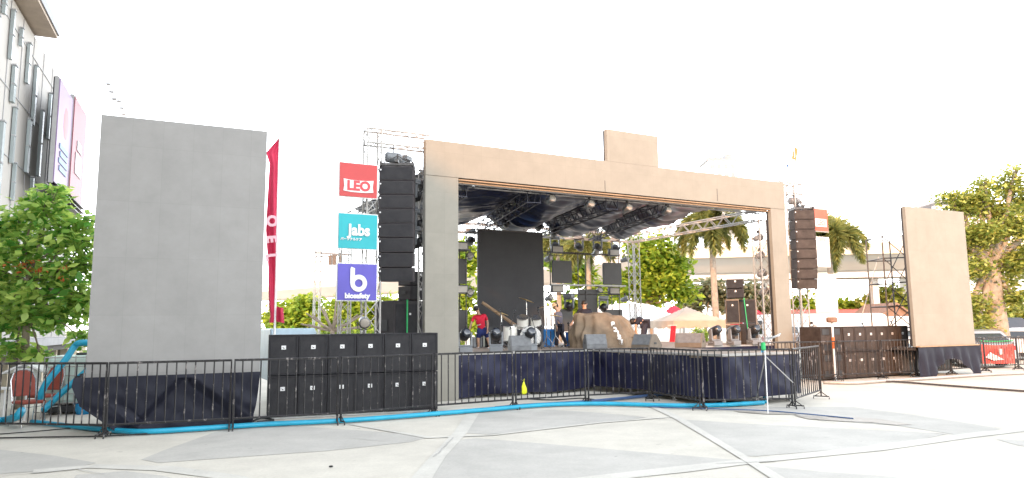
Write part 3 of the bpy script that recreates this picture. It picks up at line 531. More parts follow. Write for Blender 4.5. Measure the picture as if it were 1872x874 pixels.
# ---------------------------------------------------------------- side rigs: truss tower, hoist, line array, banners
def side_rig(side, u_tower, u_end0, u_end1, ztop):
    t = sthing('truss_tower', 'tall aluminium truss tower and top beam beside the %s end of the portal' % side, 'truss tower', 'truss towers beside the portal')
    mb = MB(); mb.truss((u_tower, .25, .02), (u_tower, .25, ztop), .34, .34, .38, .024, (0, 1, 0), .012); mb.build('mast', M['aluw'], t)
    mb = MB(); mb.truss((u_end0, .25, ztop - .17), (u_end1, .25, ztop - .17), .34, .34, .38, .024, (0, 0, 1), .012); mb.build('beam', M['aluw'], t)
    mb = MB(); mb.box((u_tower, .25, .02), (.8, .8, .04)); mb.build('base_plate', M['alu'], t)
side_rig('left', -1.22, -1.4, .15, 6.42)
side_rig('right', 13.25, 12.35, 13.5, 6.35)
def array(side, px0, px1, n, zt_, zb_, v, other, am='arr', gm='grille'):
    u0, _ = onv(px0, 400, v); u1, _ = onv(px1, 400, v); uc = (u0 + u1) / 2; W = (px1 - px0) * uv(uc, v).y / FPX; o = uv(uc, v)
    t = thing('line_array', 'hanging column of %s black loudspeaker cabinets %s' % (n, other), 'line array', (o.x, o.y, zb_), R(3), 'line arrays flanking the stage'); H = (zt_ - zb_); h = H / n; yb = 0
    for i in range(n):
        z = H - h * (i + .5); tilt = -max(0, i - 4) * 1.6; c = Vector((0, yb, z)); Rm = RX(-tilt)
        yb += math.sin(R(tilt)) * -h * .0 + max(0, i - 3) * .018
        mb = MB(); f = [(-W / 2, -.16, -h / 2 + .002), (W / 2, -.16, -h / 2 + .002), (W / 2, .3, -h / 2 + .012), (-W / 2, .3, -h / 2 + .012), (-W / 2, -.16, h / 2 - .006), (W / 2, -.16, h / 2 - .006), (W / 2, .3, h / 2 - .004), (-W / 2, .3, h / 2 - .004)]
        mb.add([c + Rm @ Vector(q) for q in f], [(3, 2, 1, 0), (4, 5, 6, 7), (0, 1, 5, 4), (1, 2, 6, 5), (2, 3, 7, 6), (3, 0, 4, 7)]); cb = mb.build('cabinet', M[am], t, bevel=.008)
        mb = MB(); mb.box(c + Rm @ Vector((0, -.164, 0)), (W * .9, .012, h * .82), Rm); mb.build('grille', M[gm], cb)
        mb = MB(); mb.box(c + Rm @ Vector((-W * .45, -.172, h * .25)), (.035, .008, .035), Rm); mb.build('badge', M['badge'], cb)
    mb = MB(); mb.box((0, .12, H / 2), (W * .86, .12, H * .94)); mb.build('rigging', M['plastic'], t)
    mb = MB()
    for x in (-W * .46, W * .46): mb.box((x, .05, H + .06), (.05, .5, .1))
    mb.box((0, -.1, H + .06), (W, .06, .06)); mb.box((0, .2, H + .06), (W, .06, .06)); mb.box((0, .05, H + .13), (.08, .5, .06)); mb.build('flying_frame', M['steel'], t)
    mb = MB(); mb.tube([(0, .05, H + .1), (0, .05, H + .34)], .02, 6); mb.tube([(-W * .4, -.1, H + .09), (0, .05, H + .3), (W * .4, -.1, H + .09)], .012, 5); mb.build('chain', M['steel'], t)
    return uc, o
uc, o = array('left', 693, 757, 8, 5.50, 2.80, -.05, 'beside the three square banners')
uc2, o2 = array('right', 1448, 1486, 8, 5.42, 2.85, -.05, 'right of the stage, sunlit', 'sunlit_box', 'sunlit_grille')
def hoist(u, zc_, zt_, label):
    q = uv(u, .25, zc_); t = thing('chain_hoist', label, 'hoist', tuple(q), SANG, 'motor hoists above the line arrays')
    mb = MB(); mb.ball((0, 0, .0), .15, 12, 1.35, .9, .9); mb.lathe([(.09, -.2), (.13, -.16), (.13, .16), (.09, .2)], (0, 0, 0), RY(90), 14); mb.build('motor', M['greyplastic'], t, smooth=True)
    mb = MB(); mb.tube([(0, 0, .12), (0, 0, zt_ - zc_)], .018, 6); mb.tube([(.04, 0, -.12), (.04, 0, -.36)], .014, 5); mb.build('chain', M['steel'], t)
    mb = MB(); mb.box((.1, -.02, -.22), (.16, .14, .18)); mb.build('chain_bag', M['plastic'], t)
hoist(uc, at(722, 285, 16.6).z, 6.1, 'round black chain hoist hanging over the left line array')
hoist(uc2, at(1452, 366, 23.2).z, 6.0, 'round brown chain hoist hanging over the right line array')

FONT_OFF = {}
def text(parent, s, size, loc, rot, m, off=.0, ext=.004, name='lettering', sx=1.0, shear=0):
    c = bpy.data.curves.new('t', 'FONT'); c.body = s; c.size = size; c.align_x = 'CENTER'; c.align_y = 'CENTER'; c.offset = off; c.extrude = ext; c.shear = shear; c.resolution_u = 3
    o = bpy.data.objects.new('t', c); col.objects.link(o); bpy.context.view_layer.update()
    me = bpy.data.meshes.new_from_object(o.evaluated_get(bpy.context.evaluated_depsgraph_get())); bpy.data.objects.remove(o)
    me.materials.clear(); me.materials.append(m); me.transform(Matrix.Diagonal((sx, 1, 1, 1)))
    q = bpy.data.objects.new(name, me); me.name = name; col.objects.link(q); q.parent = parent; q.location = loc; q.rotation_euler = rot; return q
UP = (R(90), 0, 0)
def sign(label, px0, py0, px1, py1, m, v=-.1, grp='square banners on the left truss', tilt=0):
    u0, z1 = onv(px0, py0, v); u1, z0 = onv(px1, py1, v); W = u1 - u0; H = z1 - z0; o = uv((u0 + u1) / 2, v, z0)
    t = thing('banner_sign', label, 'banner', tuple(o), SANG, grp)
    mb = MB(); mb.box((0, 0, H / 2), (W, .03, H)); mb.build('border', M['signwhite'], t)
    def f(a, b): return Vector(((a - .5) * W * .95, -.030 - .006 * math.sin(a * 5 + b * 3), H * (.025 + b * .95)))
    mb = MB(); mb.grid(f, 10, 10); mb.build('panel', m, t, smooth=True)
    return t, W, H
t, W, H = sign('red square banner with LEO lettering left of the stage, topmost of three', 619, 295, 690, 365, M['signred'])
mb = MB(); pl = [(-.38 * W, H * .18), (-.2 * W, H * .155), (0, H * .15), (.2 * W, H * .155), (.38 * W, H * .18), (.36 * W, H * .32), (.38 * W, H * .52), (.2 * W, H * .495), (0, H * .49), (-.2 * W, H * .495), (-.38 * W, H * .52), (-.36 * W, H * .32)]
mb.prism([(a, -.045, b) for a, b in pl], (0, .014, 0)); pl_ = mb.build('label_plate', M['signwhite'], t)
text(t, 'LEO', H * .37, (0, -.05, H * .325), UP, M['lred'], .014, sx=1.0)
t, W, H = sign('turquoise square banner reading Jabs, middle of three', 617, 388, 690, 458, M['teal'])
text(t, 'Jabs', H * .42, (.02, -.05, H * .52), UP, M['signwhite'], .013, sx=.92)
text(t, 'パーソナルケア', H * .085, (-.17 * W, -.05, H * .27), UP, M['signwhite'], .003)
text(t, 'new', H * .12, (.2 * W, -.05, H * .74), UP, M['signwhite'], .006) if False else None
t, W, H = sign('violet square banner with big letter b and biosafety, lowest of three', 615, 480, 689, 551, M['purple'])
mb = MB(); N = 28; ri, ro, cz = H * .105, H * .225, H * .47; cx_ = .03 * W
vs = []; fs = []
for k in range(N):
    a = 2 * math.pi * k / N
    for r_, y_ in ((ri, -.052), (ro, -.052)): vs.append((cx_ + r_ * math.cos(a), y_, cz + r_ * math.sin(a)))
for k in range(N): k2 = (k + 1) % N; fs.append((2 * k, 2 * k + 1, 2 * k2 + 1, 2 * k2))
mb.add(vs, fs); mb.prism([(cx_ - ro, -.05, cz), (cx_ - ro + (ro - ri), -.05, cz), (cx_ - ro + (ro - ri), -.05, H * .86), (cx_ - ro + .02, -.05, H * .90), (cx_ - ro, -.05, H * .84)], (0, .01, 0)); mb.build('emblem', M['signwhite'], t)
text(t, 'biosafety', H * .185, (0, -.05, H * .135), UP, M['signwhite'], .008)
t, W, H = sign('small pale red banner with LEO lettering on the right truss', 1483, 380, 1514, 425, mat('pale_sign_red', (.42, .10, .06), .6), -.1, 'banners on the right truss')  # paler, duller and mostly blank versions of the left banners
mb = MB(); mb.box((0, -.04, H * .38), (W * .72, .01, H * .34)); mb.build('label_plate', M['signwhite'], t); text(t, 'LEO', H * .30, (0, -.05, H * .37), UP, mat('dull_letter', (.30, .22, .20), .6), .01, sx=.9)
t, W, H = sign('pale white banner on the right truss, below the LEO banner', 1487, 432, 1518, 489, M['print_pale'], -.1, 'banners on the right truss')
text(t, 'Jabs', H * .2, (0, -.05, H * .93), UP, mat('pale_letter', (.40, .42, .36), .6), .006)
t, W, H = sign('pale white banner on the right truss, lowest of three', 1488, 500, 1532, 572, M['print_pale'], -.1, 'banners on the right truss')

# feather flag
Y = 15.2; a = gnd(501, 748); b = at(511, 246, Y); t = thing('feather_flag', 'tall narrow red feather flag on a white pole right of the left video screen', 'flag', (at(503, 640, Y).x, Y, 0))
P0 = at(501, 640, Y); P0.z = 0; mb = MB(); mb.tube([P0, at(505, 500, Y), at(508, 350, Y), b], [.028, .024, .018, .01], 7); mb.build('pole', M['white'], t, world=True)
def fl(aa, bb):
    y = 252 + bb * 338; xp = 511 - bb * 8.5; lf = [(0, 1), (.08, 24), (.14, 17), (.3, 19), (.5, 21), (.7, 15), (.9, 12), (.96, 9), (1.0, 11)]
    for i in range(len(lf) - 1):
        if lf[i][0] <= bb <= lf[i + 1][0]: wv = lf[i][1] + (lf[i + 1][1] - lf[i][1]) * (bb - lf[i][0]) / (lf[i + 1][0] - lf[i][0])
    p = at(xp - wv * aa, y, Y + .12 * math.sin(aa * 5 + bb * 9) * aa + .1 * math.sin(aa * 9 + bb * 4) * aa); return p
mb = MB(); mb.grid(fl, 10, 50); mb.build('flag', M['flag'], t, smooth=True, world=True)
mb = MB(); mb.grid(lambda a_, b_: at(503 + 15 * a_ + 2 * b_, 560 + 28 * b_ + 3 * a_, Y + .1 * math.sin(7 * a_)), 8, 6); mb.build('flag_tail', M['flag'], t, smooth=True, world=True)
for i, ch in enumerate('LEO'):
    q = at(495 + i * .8, 470 - i * 33, Y - .24); qq = text(t, ch, .30, q - Vector(t.location), (R(90), R(84), R(10)), mat('flag_letter', (.80, .50, .56), .7) if i == 0 else bpy.data.materials['flag_letter'], .015, sx=1)
# ---------------------------------------------------------------- video screens at both ends
def screen(side, a, b, z0, z1, m, lab):
    a = Vector((*a, 0)); b = Vector((*b, 0)); ang = math.atan2(b.y - a.y, b.x - a.x); W = (b - a).length
    t = thing('video_screen', lab, 'screen', tuple(a), ang, 'freestanding video screens')
    mb = MB(); mb.box((W / 2, 0, (z0 + z1) / 2), (W, .10, z1 - z0)); mb.build('panel', m, t)
    mb = MB(); mb.box((W / 2, .09, (z0 + z1) / 2), (W - .04, .08, z1 - z0 - .04))
    for k in range(6): mb.box((W * (k + .5) / 6, .16, (z0 + z1) / 2), (.06, .08, z1 - z0 - .1))
    mb.build('cabinet_back', M['ledback'], t); return t, ang, W
tL, aL, WL = screen('left', at(172, 437, 12.2).xy, at(482, 437, 13.4).xy, .94, 5.52, M['led'], 'big blank grey video screen at the left, on a cloth covered truck bed')
tR, aR, WR = screen('right', at(1656, 437, 22.5).xy, at(1763, 437, 23.9).xy, .96, 5.42, M['led_warm'], 'blank sunlit video screen at the far right, on a cloth draped base')
def lerp_t(tb, f):
    for i in range(len(tb) - 1):
        if tb[i][0] <= f <= tb[i + 1][0]: return tb[i][1] + (tb[i + 1][1] - tb[i][1]) * (f - tb[i][0]) / max(1e-6, tb[i + 1][0] - tb[i][0])
    return tb[-1][1]
t = thing('cloth_base', 'black cloth draped truck bed under the left grey video screen', 'draped base', tuple(tL.location), aL)
LE = [(0, -.16), (.15, -.18), (.5, -.05), (.8, .30), (1, .52)]; RE = [(0, WL + .0), (.5, WL - .03), (1, WL - .12)]
def f(a, b):                                   # a across, b from bottom (0) to top (1)
    x0, x1 = lerp_t(LE, 1 - b), lerp_t(RE, 1 - b); x = x0 + (x1 - x0) * a; z = .02 + .94 * b
    l1 = z - (.15 + (x - .75) * 1.15); l2 = z - (.90 - (x - 1.65) * .75); inside = min(-l1 if x < 1.6 else 9, -l2 if x >= 1.6 else 9)
    st = max(0, min(1, inside / .16)) if b < .93 else 0
    y = -.14 + .11 * st - .03 * math.exp(-((a - .88) / .03) ** 2) - .02 * math.exp(-((a - .16) / .02) ** 2)
    wr = noise.noise(Vector((x * 1.4 + z * 1.2, z * 1.4, 2))) * .06 + .03 * math.sin((x * 1.0 + z * 1.6) * 11) * (1 - b) * (1 if a < .25 or a > .8 else .3) + .015 * noise.noise(Vector((x * 7, z * 4, 1)))
    return Vector((x, y + wr * (1 - b ** 6), z))
mb = MB(); mb.grid(f, 110, 44); mb.build('cloth', M['blackcloth'], t, smooth=True)
def f(a, b): return Vector((WL - .02 + .04 * math.sin(a * 20) * (1 - b) - .1 * (1 - b), -.1 + a * 1.9, .05 + .9 * b))
mb = MB(); mb.grid(f, 30, 8); mb.build('cloth', M['blackcloth'], t, smooth=True)
def f(a, b): return Vector((lerp_t(LE, 1 - b) + .04 * math.sin(a * 16), -.12 + a * 1.9, .02 + .94 * b))
mb = MB(); mb.grid(f, 30, 8); mb.build('cloth', M['blackcloth'], t, smooth=True)
mb = MB(); mb.box((WL / 2, .9, .88), (WL - .1, 1.7, .1)); mb.box((WL / 2, 1.0, .45), (WL - .9, 1.2, .7)); mb.build('truck_bed', M['steel'], t)
t = thing('cloth_base', 'black cloth draped base under the sunlit video screen at far right', 'draped base', tuple(tR.location), aR)
def f(a, b):
    x = -.05 + (WR + .12) * a; arch = max(0, math.sin(math.pi * max(0, min(1, (a - .24) / .58)))) ** .7 * .52 if .24 < a < .82 else 0
    z = .04 + arch + (.92 - arch) * b; return Vector((x, -.14 + .05 * math.sin(x * 14 + 3 * z) * (1 - b) + .05 * noise.noise(Vector((x * 2, z * 2, 7))), z))
mb = MB(); mb.grid(f, 80, 16); mb.build('cloth', M['blackcloth'], t, smooth=True)
mb = MB(); mb.box((WR / 2, .8, .9), (WR - .1, 1.6, .1)); mb.box((WR / 2, 1.1, .45), (WR - .6, .9, .7)); mb.build('truck_bed', M['steel'], t)
mb = MB(); mb.box((WR / 2, -.12, .97), (WR, .14, .03)); mb.build('board', M['wood'], t)
# scaffold behind right screen
Y = 24.2; t = thing('scaffold', 'black scaffold frames standing left of the sunlit right video screen', 'scaffold', (at(1635, 600, Y).x, Y, 0))
xa, xb = at(1617, 500, Y).x, at(1662, 500, Y).x; zz = [at(1630, q, Y).z for q in (432, 472, 517, 560, 600)]
mb = MB()
for x in (xa, xb):
    for yy in (Y, Y + 1.1): mb.tube([(x, yy, 0), (x, yy, zz[0])], .025, 6)
mb.build('post', M['steel'], t, world=True)
for z in zz: mb = MB(); mb.tube([(xa, Y, z), (xb, Y, z + .02)], .022, 5); mb.tube([(xa, Y + 1.1, z), (xb, Y + 1.1, z)], .022, 5); mb.tube([(xa, Y, z), (xa, Y + 1.1, z)], .02, 5); mb.build('ledger', M['steel'], t, world=True)
for i in range(4): mb = MB(); mb.tube([(xa, Y, zz[i]), (xb, Y, zz[i + 1])], .016, 5); mb.tube([(xb, Y, zz[i] - .1), (xa, Y, zz[min(4, i + 2)])], .016, 5); mb.build('brace', M['steel'], t, world=True)
p0 = at(1572, 590, 26); p1 = at(1606, 470, 26); tag(MB().tube([p0, p1], .018, 6).build('guy_rope', M['aluw']), 'pale slanted guy rope left of the scaffold', 'rope')

# ---------------------------------------------------------------- subwoofers
def sub_proto(w_, h_, d_, wide=False, bm='subbox', gm='grille'):
    t = thing('subwoofer', 'x', 'subwoofer')
    mb = MB(); mb.box((0, d_ / 2, h_ / 2), (w_ - .008, d_, h_ - .008)); mb.build('cabinet', M[bm], t, bevel=.008)
    mb = MB()
    for x in (-w_ / 2 + .022, w_ / 2 - .022): mb.box((x, -.012, h_ / 2), (.032, .025, h_ - .02))
    for z in (.022, h_ - .022): mb.box((0, -.0125, z), (w_ - .078, .024, .032))
    mb.build('rim', M[bm], t)
    if not wide:
        mb = MB(); mb.box((0, -.004, h_ / 2), (w_ - .08, .012, h_ - .08)); mb.build('grille', M[gm], t)
        mb = MB(); mb.box((.0, -.014, h_ * .68), (.085, .008, .075)); bd = mb.build('badge', M['badge'], t)
        mb = MB(); mb.add([(-.03, -.0195, h_ * .68 + .015), (-.005, -.0195, h_ * .68 - .02), (.02, -.0195, h_ * .68 - .02), (.015, -.0195, h_ * .68 - .01)], [(0, 1, 2, 3)]); mb.build('mark', M['plastic'], bd)
    else:
        for x in (-w_ * .25, w_ * .25):
            for z in (.2, .8): mb = MB(); mb.box((x, -.006, h_ * z), (w_ * .3, .014, h_ * .22)); mb.build('port', M['plastic'], t)
        mb = MB(); mb.box((0, -.008, h_ * .5), (w_ - .1, .01, h_ * .3)); mb.build('grille', M[gm], t)
    return t
ORD = ['leftmost', 'second from left', 'third from left', 'fourth from left', 'fifth from left', 'rightmost']
A = Vector((*at(487, 437, 13.8).xy, 0)); A = gnd(487, 768); B = gnd(800, 752); d = B - A; ang = math.atan2(d.y, d.x); W = d.length / 6; d.normalize(); S0 = sub_proto(W, .79, .75); first = True
for r_ in range(2):
    for c_ in range(6):
        loc = A + d * W * (c_ + .5) + Vector((0, 0, .04 + r_ * .795)); lb = 'black subwoofer, %s in the %s row of the stack left of the stage' % (ORD[c_], ('lower', 'upper')[r_])
        if first: o = put(S0, loc, ang); o['label'] = lb; first = False
        else: o = dup(S0, loc, ang + R(random.uniform(-.6, .6)), lb)
        o['group'] = 'subwoofers stacked left of the stage'
tag(MB().box(A + d * W * 3 + Vector((0, 0, .02)) + Vector((-d.y, d.x, 0)) * .4, (W * 6, .7, .035), RZ(math.degrees(ang))).build('pallet_board', M['white']), 'white board lying under the left subwoofer stack', 'board')
A2 = gnd(1546, 694); B2 = gnd(1665, 686); d = B2 - A2; ang2 = math.atan2(d.y, d.x); W2 = d.length / 6; d.normalize(); S1 = sub_proto(W2, .79, .75, False, 'sunlit_box', 'sunlit_grille')
S1b = None; first = True
for r_ in range(2):
    for c_ in range(6):
        loc = A2 + d * W2 * (c_ + .5) + Vector((0, 0, .04 + r_ * .795)); lb = 'sunlit subwoofer, %s of six in the %s row right of the stage' % (ORD[c_].replace(' from left', ''), ('lower', 'upper')[r_])
        if first: o = put(S1, loc, ang2); o['label'] = lb; first = False
        else: o = dup(S1, loc, ang2 + R(random.uniform(-.6, .6)), lb)
        o['group'] = 'subwoofers stacked right of the stage'
S2 = sub_proto(1.0, .79, .75, True, 'sunlit_box', 'sunlit_grille')
for r_, lb in ((0, 'wide ported subwoofer at the lower left of the right stack'), (1, 'wide plain subwoofer at the upper left of the right stack')):
    loc = A2 - d * .54 + Vector((0, 0, .04 + r_ * .795))
    if r_ == 0: o = put(S2, loc, ang2); o['label'] = lb
    else: o = dup(S2, loc, ang2, lb)
    o['group'] = 'subwoofers stacked right of the stage'
# speaker fills
def speaker(name, label, u, v, z, w_, h_, d_, rot=0, mt='arr', group=None, horn=True):
    q = uv(u, v, z); t = thing(name, label, 'loudspeaker', tuple(q), SANG + R(rot), group)
    mb = MB(); mb.box((0, 0, h_ / 2), (w_ - .01, d_, h_ - .01)); mb.build('cabinet', M[mt], t, bevel=.012)
    mb = MB(); mb.box((0, -d_ / 2 - .006, h_ / 2), (w_ * .88, .012, h_ * .86)); mb.build('grille', M['grille'], t)
    mb = MB(); mb.box((-w_ / 2 - .004, 0, h_ * .55), (.012, d_ * .34, h_ * .2)); mb.box((w_ / 2 + .004, 0, h_ * .55), (.012, d_ * .34, h_ * .2)); mb.build('handle', M['plastic'], t)
    mb = MB(); mb.box((0, -d_ / 2 - .015, h_ * .75), (.05, .006, .05)); mb.build('badge', M['badge'], t); return t
for (px, v, z, w_, h_, r_, lb) in [(735, 1.4, .05, .95, 1.0, 14, 'large black speaker box at the bottom of the pile behind the left pillar'), (733, 1.4, 1.06, .95, 1.35, 14, 'tall black speaker box with a green strap behind the left pillar'),
        (757, 1.3, 2.42, .62, .36, 14, 'lower of two small speakers topping the left side pile'), (757, 1.3, 2.79, .62, .36, 14, 'upper of two small speakers topping the left side pile')]:
    u, _ = onv(px, 560, v); speaker('side_fill_speaker', lb, u, v, z, w_, h_, .8 if w_ > .7 else .55, r_, group='speaker pile left of the stage')
u, _ = onv(744, 560, .95); tag(MB().box(uv(u, .93, 1.75), (.04, .012, 1.35), RZ(math.degrees(SANG) + 14)).build('ratchet_strap', M['green']), 'bright green strap hanging down the left speaker pile', 'strap')
for (px, v, z, w_, h_, r_, lb) in [(1338, 1.0, DECK, .42, .62, -42, 'sunlit lower left box of the speaker pile right on stage'), (1338, 1.0, DECK + .63, .42, .80, -42, 'sunlit upper left box of the speaker pile right on stage'), (1365, .9, DECK, .5, .66, -42, 'lower right box of the speaker pile right on stage'), (1365, .9, DECK + .67, .5, .75, -42, 'upper right box of the speaker pile right on stage'),
        (1345, .9, DECK + 1.45, .52, .3, -42, 'lower of two small boxes topping the right on-stage speaker pile'), (1345, .9, DECK + 1.76, .52, .3, -42, 'upper of two small boxes topping the right on-stage speaker pile')]:
    u, _ = onv(px, 560, v); speaker('stage_speaker', lb, u, v, z, w_, h_, .55, r_, 'sunlit_cabinet' if '1338' == str(px) else 'arr', group='speaker pile on the right of the stage')  # left boxes take the brown with sunlight painted in
u, _ = onv(1360, 560, .5); tag(MB().box(uv(u, .42, DECK + .78), (.022, .012, 1.35), RY(-4) @ RZ(20)).build('ratchet_strap', M['green']), 'bright green strap slanting down the right speaker pile', 'strap')
# ================================================================ STAGE EQUIPMENT
def bscreen(label, px0, py0, px1, py1, v, m='led_side', n='small_screen', yaw=0):
    u0, z1 = onv(px0, py0, v); u1, z0 = onv(px1, py1, v); W = u1 - u0; o = uv(u0, v, z0); t = thing(n, label, 'screen', tuple(o), SANG, 'screens at the back of the stage')
    mb = MB(); mb.box((W / 2, 0, (z1 - z0) / 2), (W, .06, z1 - z0)); mb.build('panel', M[m], t); mb = MB(); mb.box((W / 2, .07, (z1 - z0) / 2), (W - .04, .08, z1 - z0 - .04)); mb.build('cabinet_back', M['ledback'], t); return t
u0, z1 = onv(874, 421, 5.6); u1, _ = onv(991, 430, 5.6); W = u1 - u0
t = thing('tall_back_screen', 'tall near black video screen at the back of the stage', 'screen', tuple(uv(u0, 5.6, DECK)), SANG, 'screens at the back of the stage')
mb = MB(); mb.box((W / 2, 0, (z1 - DECK) / 2), (W, .08, z1 - DECK)); mb.build('panel', M['led_dark'], t); mb = MB(); mb.box((W / 2, .1, (z1 - DECK) / 2), (W - .05, .1, z1 - DECK - .03)); mb.build('cabinet_back', M['ledback'], t)
mb = MB(); mb.box((W / 2, .05, z1 - DECK + .03), (W + .05, .16, .05)); mb.build('hanging_bar', M['steel'], t)
for a in [('small grey screen partly behind the left pillar, upper', 822, 472, 853, 519, 5.2), ('small grey screen partly behind the left pillar, lower', 822, 567, 854, 614, 5.2), ('upper small square screen right of the tall back screen', 1010, 476, 1045, 518, 6.3), ('upper small square screen nearest the back corner tower', 1103, 480, 1136, 521, 6.3),
          ('middle small screen standing behind the tarpaulin covered gear', 1058, 529, 1092, 572, 6.5), ('low small screen behind the man in grey', 1026, 565, 1047, 606, 6.5), ('low small screen just behind the right of the tan cover', 1105, 566, 1138, 606, 6.5), ('small grey screen seen between subwoofers and left pillar, low', 688, 568, 712, 612, 2.5)]: bscreen(*a)
# scaffold frames carrying the screens
def rig(label, px0, px1, v, rows, z0=DECK):
    t = thing('lighting_frame', label, 'scaffold', tuple(uv(0, v, z0)), SANG, 'pipe frames at the back of the stage'); o = uv(0, v, z0)
    U = [onv(p, 560, v)[0] for p in (px0, px1)]; zz = [onv(px0, r_, v)[1] - z0 for r_ in rows]
    n = 3 if U[1] - U[0] > 1.5 else 2
    for i in range(n):
        u = U[0] + (U[1] - U[0]) * i / (n - 1); mb = MB(); mb.tube([(u, 0, 0), (u, 0, zz[0] + .05)], .02, 5); mb.tube([(u, .5, 0), (u, .5, zz[0] + .05)], .02, 5); mb.build('post', M['steel'], t)
    for z in zz: mb = MB(); mb.tube([(U[0], 0, z), (U[1], 0, z)], .02, 5); mb.tube([(U[0], .5, z + .1), (U[1], .5, z + .1)], .018, 5); mb.build('rail', M['steel'], t)
    mb = MB(); mb.tube([(U[0], .5, zz[0]), (U[1], .5, zz[1])], .012, 4); mb.tube([(U[0], .5, 0), (U[0] + (U[1] - U[0]) * .5, .5, zz[-1])], .012, 4); mb.build('brace', M['steel'], t)
rig('pipe frame right of the tall back screen', 1007, 1133, 6.45, (462, 537))
rig('pipe frame behind the left pillar', 815, 852, 5.0, (458, 525))
mb = MB(); u0, z = onv(1008, 519, 6.4); u1, _ = onv(1140, 521, 6.4); mb.box(uv((u0 + u1) / 2, 6.42, z - .03), (u1 - u0, .35, .05), RZ(math.degrees(SANG))); tag(mb.build('frame_shelf', M['aluw']), 'pale shelf bar under the two upper small screens', 'shelf')
# lights
def mover_proto():
    t = thing('moving_head', 'x', 'stage light')
    mb = MB(); mb.box((0, 0, .07), (.34, .30, .14)); mb.build('base', M['greyplastic'], t, bevel=.02)
    mb = MB()
    for s in (-1, 1): mb.prism([(s * .185, -.07, .16), (s * .185, .07, .16), (s * .185, .05, .50), (s * .185, -.05, .50)], (-s * .05, 0, 0))
    mb.box((0, 0, .165), (.36, .14, .05)); yk = mb.build('yoke', M['greyplastic'], t, bevel=.012)
    mb = MB(); Rm = RX(72); mb.lathe([(.09, -.19), (.125, -.15), (.135, -.02), (.13, .14), (.118, .20)], (0, 0, .44), Rm, 16); hd = mb.build('head', M['plastic'], t, smooth=True)
    mb = MB(); mb.lathe([(.112, .196), (.10, .215), (.05, .232), (.01, .237)], (0, 0, .44), Rm, 16); mb.build('lens', M['lens'], hd, smooth=True)
    mb = MB()
    for s in (-1, 1): mb.tube([(s * .17, -.1, .10), (s * .21, -.02, .08), (s * .17, .08, .10)], .012, 5)
    mb.build('handle', M['alu'], t); return t
MV = mover_proto(); first = True
for px, v, yaw, lb in [(850, .55, 5, 'leftmost moving head standing at the stage edge beside the left pillar'), (907, .5, -8, 'moving head on the stage edge in front of the man in the red jersey'), (968, .38, 10, 'moving head on the stage edge in front of the drum kit'),
        (1308, .2, 20, 'left of three moving heads standing before the right speaker pile'), (1342, .1, 25, 'middle one of three moving heads standing before the right speaker pile'), (1379, .2, 15, 'right of three moving heads standing before the right speaker pile')]:
    u, _ = onv(px, 640, v); q = uv(u, v, DECK); rz = SANG * .3 + R(yaw)
    if first: o = put(MV, q, rz); o['label'] = lb; first = False
    else: o = dup(MV, q, rz, lb)
    o['group'] = 'moving head lights on the stage floor'
MH = dup(MV, (0, 0, 0)); first = True
for px, py, v, lb in [(860, 418, 7.0, 'moving head hung from the back truss left of the tall back screen'), (1014, 429, 7.0, 'first moving head hung from the back truss right of the tall back screen'), (1058, 431, 7.0, 'second moving head hung from the back truss right of the tall back screen'), (1092, 432, 7.0, 'third moving head hung from the back truss right of the tall back screen'), (1125, 434, 7.0, 'moving head hung from the back truss nearest the back corner tower'),
        (1040, 538, 6.3, 'moving head hung from the frame rail behind the man in grey'), (1103, 541, 6.3, 'moving head hung from the frame rail above the tan cover'), (925, 391, 5.6, 'dark moving head hung high above the left of the tall back screen'), (942, 383, 5.2, 'upper dark light on the roof truss left of centre'), (957, 396, 5.8, 'dark light on the roof truss above the middle of the tall back screen'), (985, 398, 6.0, 'dark light at the roof edge above the right of the tall back screen'), (1012, 404, 6.4, 'dark light where the second roof truss meets the back truss')]:
    u, z = onv(px, py, v); q = uv(u, v, z); s = 1.0 if v > 6.2 else .8
    if first: MH.location = q; MH.rotation_euler = (math.pi, 0, R(10)); MH['label'] = lb; first = False; o = MH
    else: o = dup(MH, q, 0, lb, rot=(math.pi, 0, R(random.uniform(-30, 30))), s=s)
    o['group'] = 'moving head lights hanging at the back of the stage'
def par_proto():
    t = thing('par_light', 'x', 'stage light'); Rm = RX(75)
    mb = MB(); mb.lathe([(.06, -.22), (.11, -.18), (.125, 0), (.15, .12), (.155, .16)], (0, 0, -.26), Rm, 14); c = mb.build('can', M['greyplastic'], t, smooth=True)
    mb = MB(); mb.lathe([(.14, .162), (.10, .175), (.01, .18)], (0, 0, -.26), Rm, 14); mb.build('lens', M['lampglass'], c, smooth=True)
    mb = MB(); mb.tube([(-.17, 0, -.26), (-.17, 0, -.08), (0, 0, -.04), (.17, 0, -.08), (.17, 0, -.26)], .014, 5); mb.box((0, 0, 0), (.06, .08, .1)); mb.build('bracket', M['steel'], t); return t
PR = par_proto(); first = True
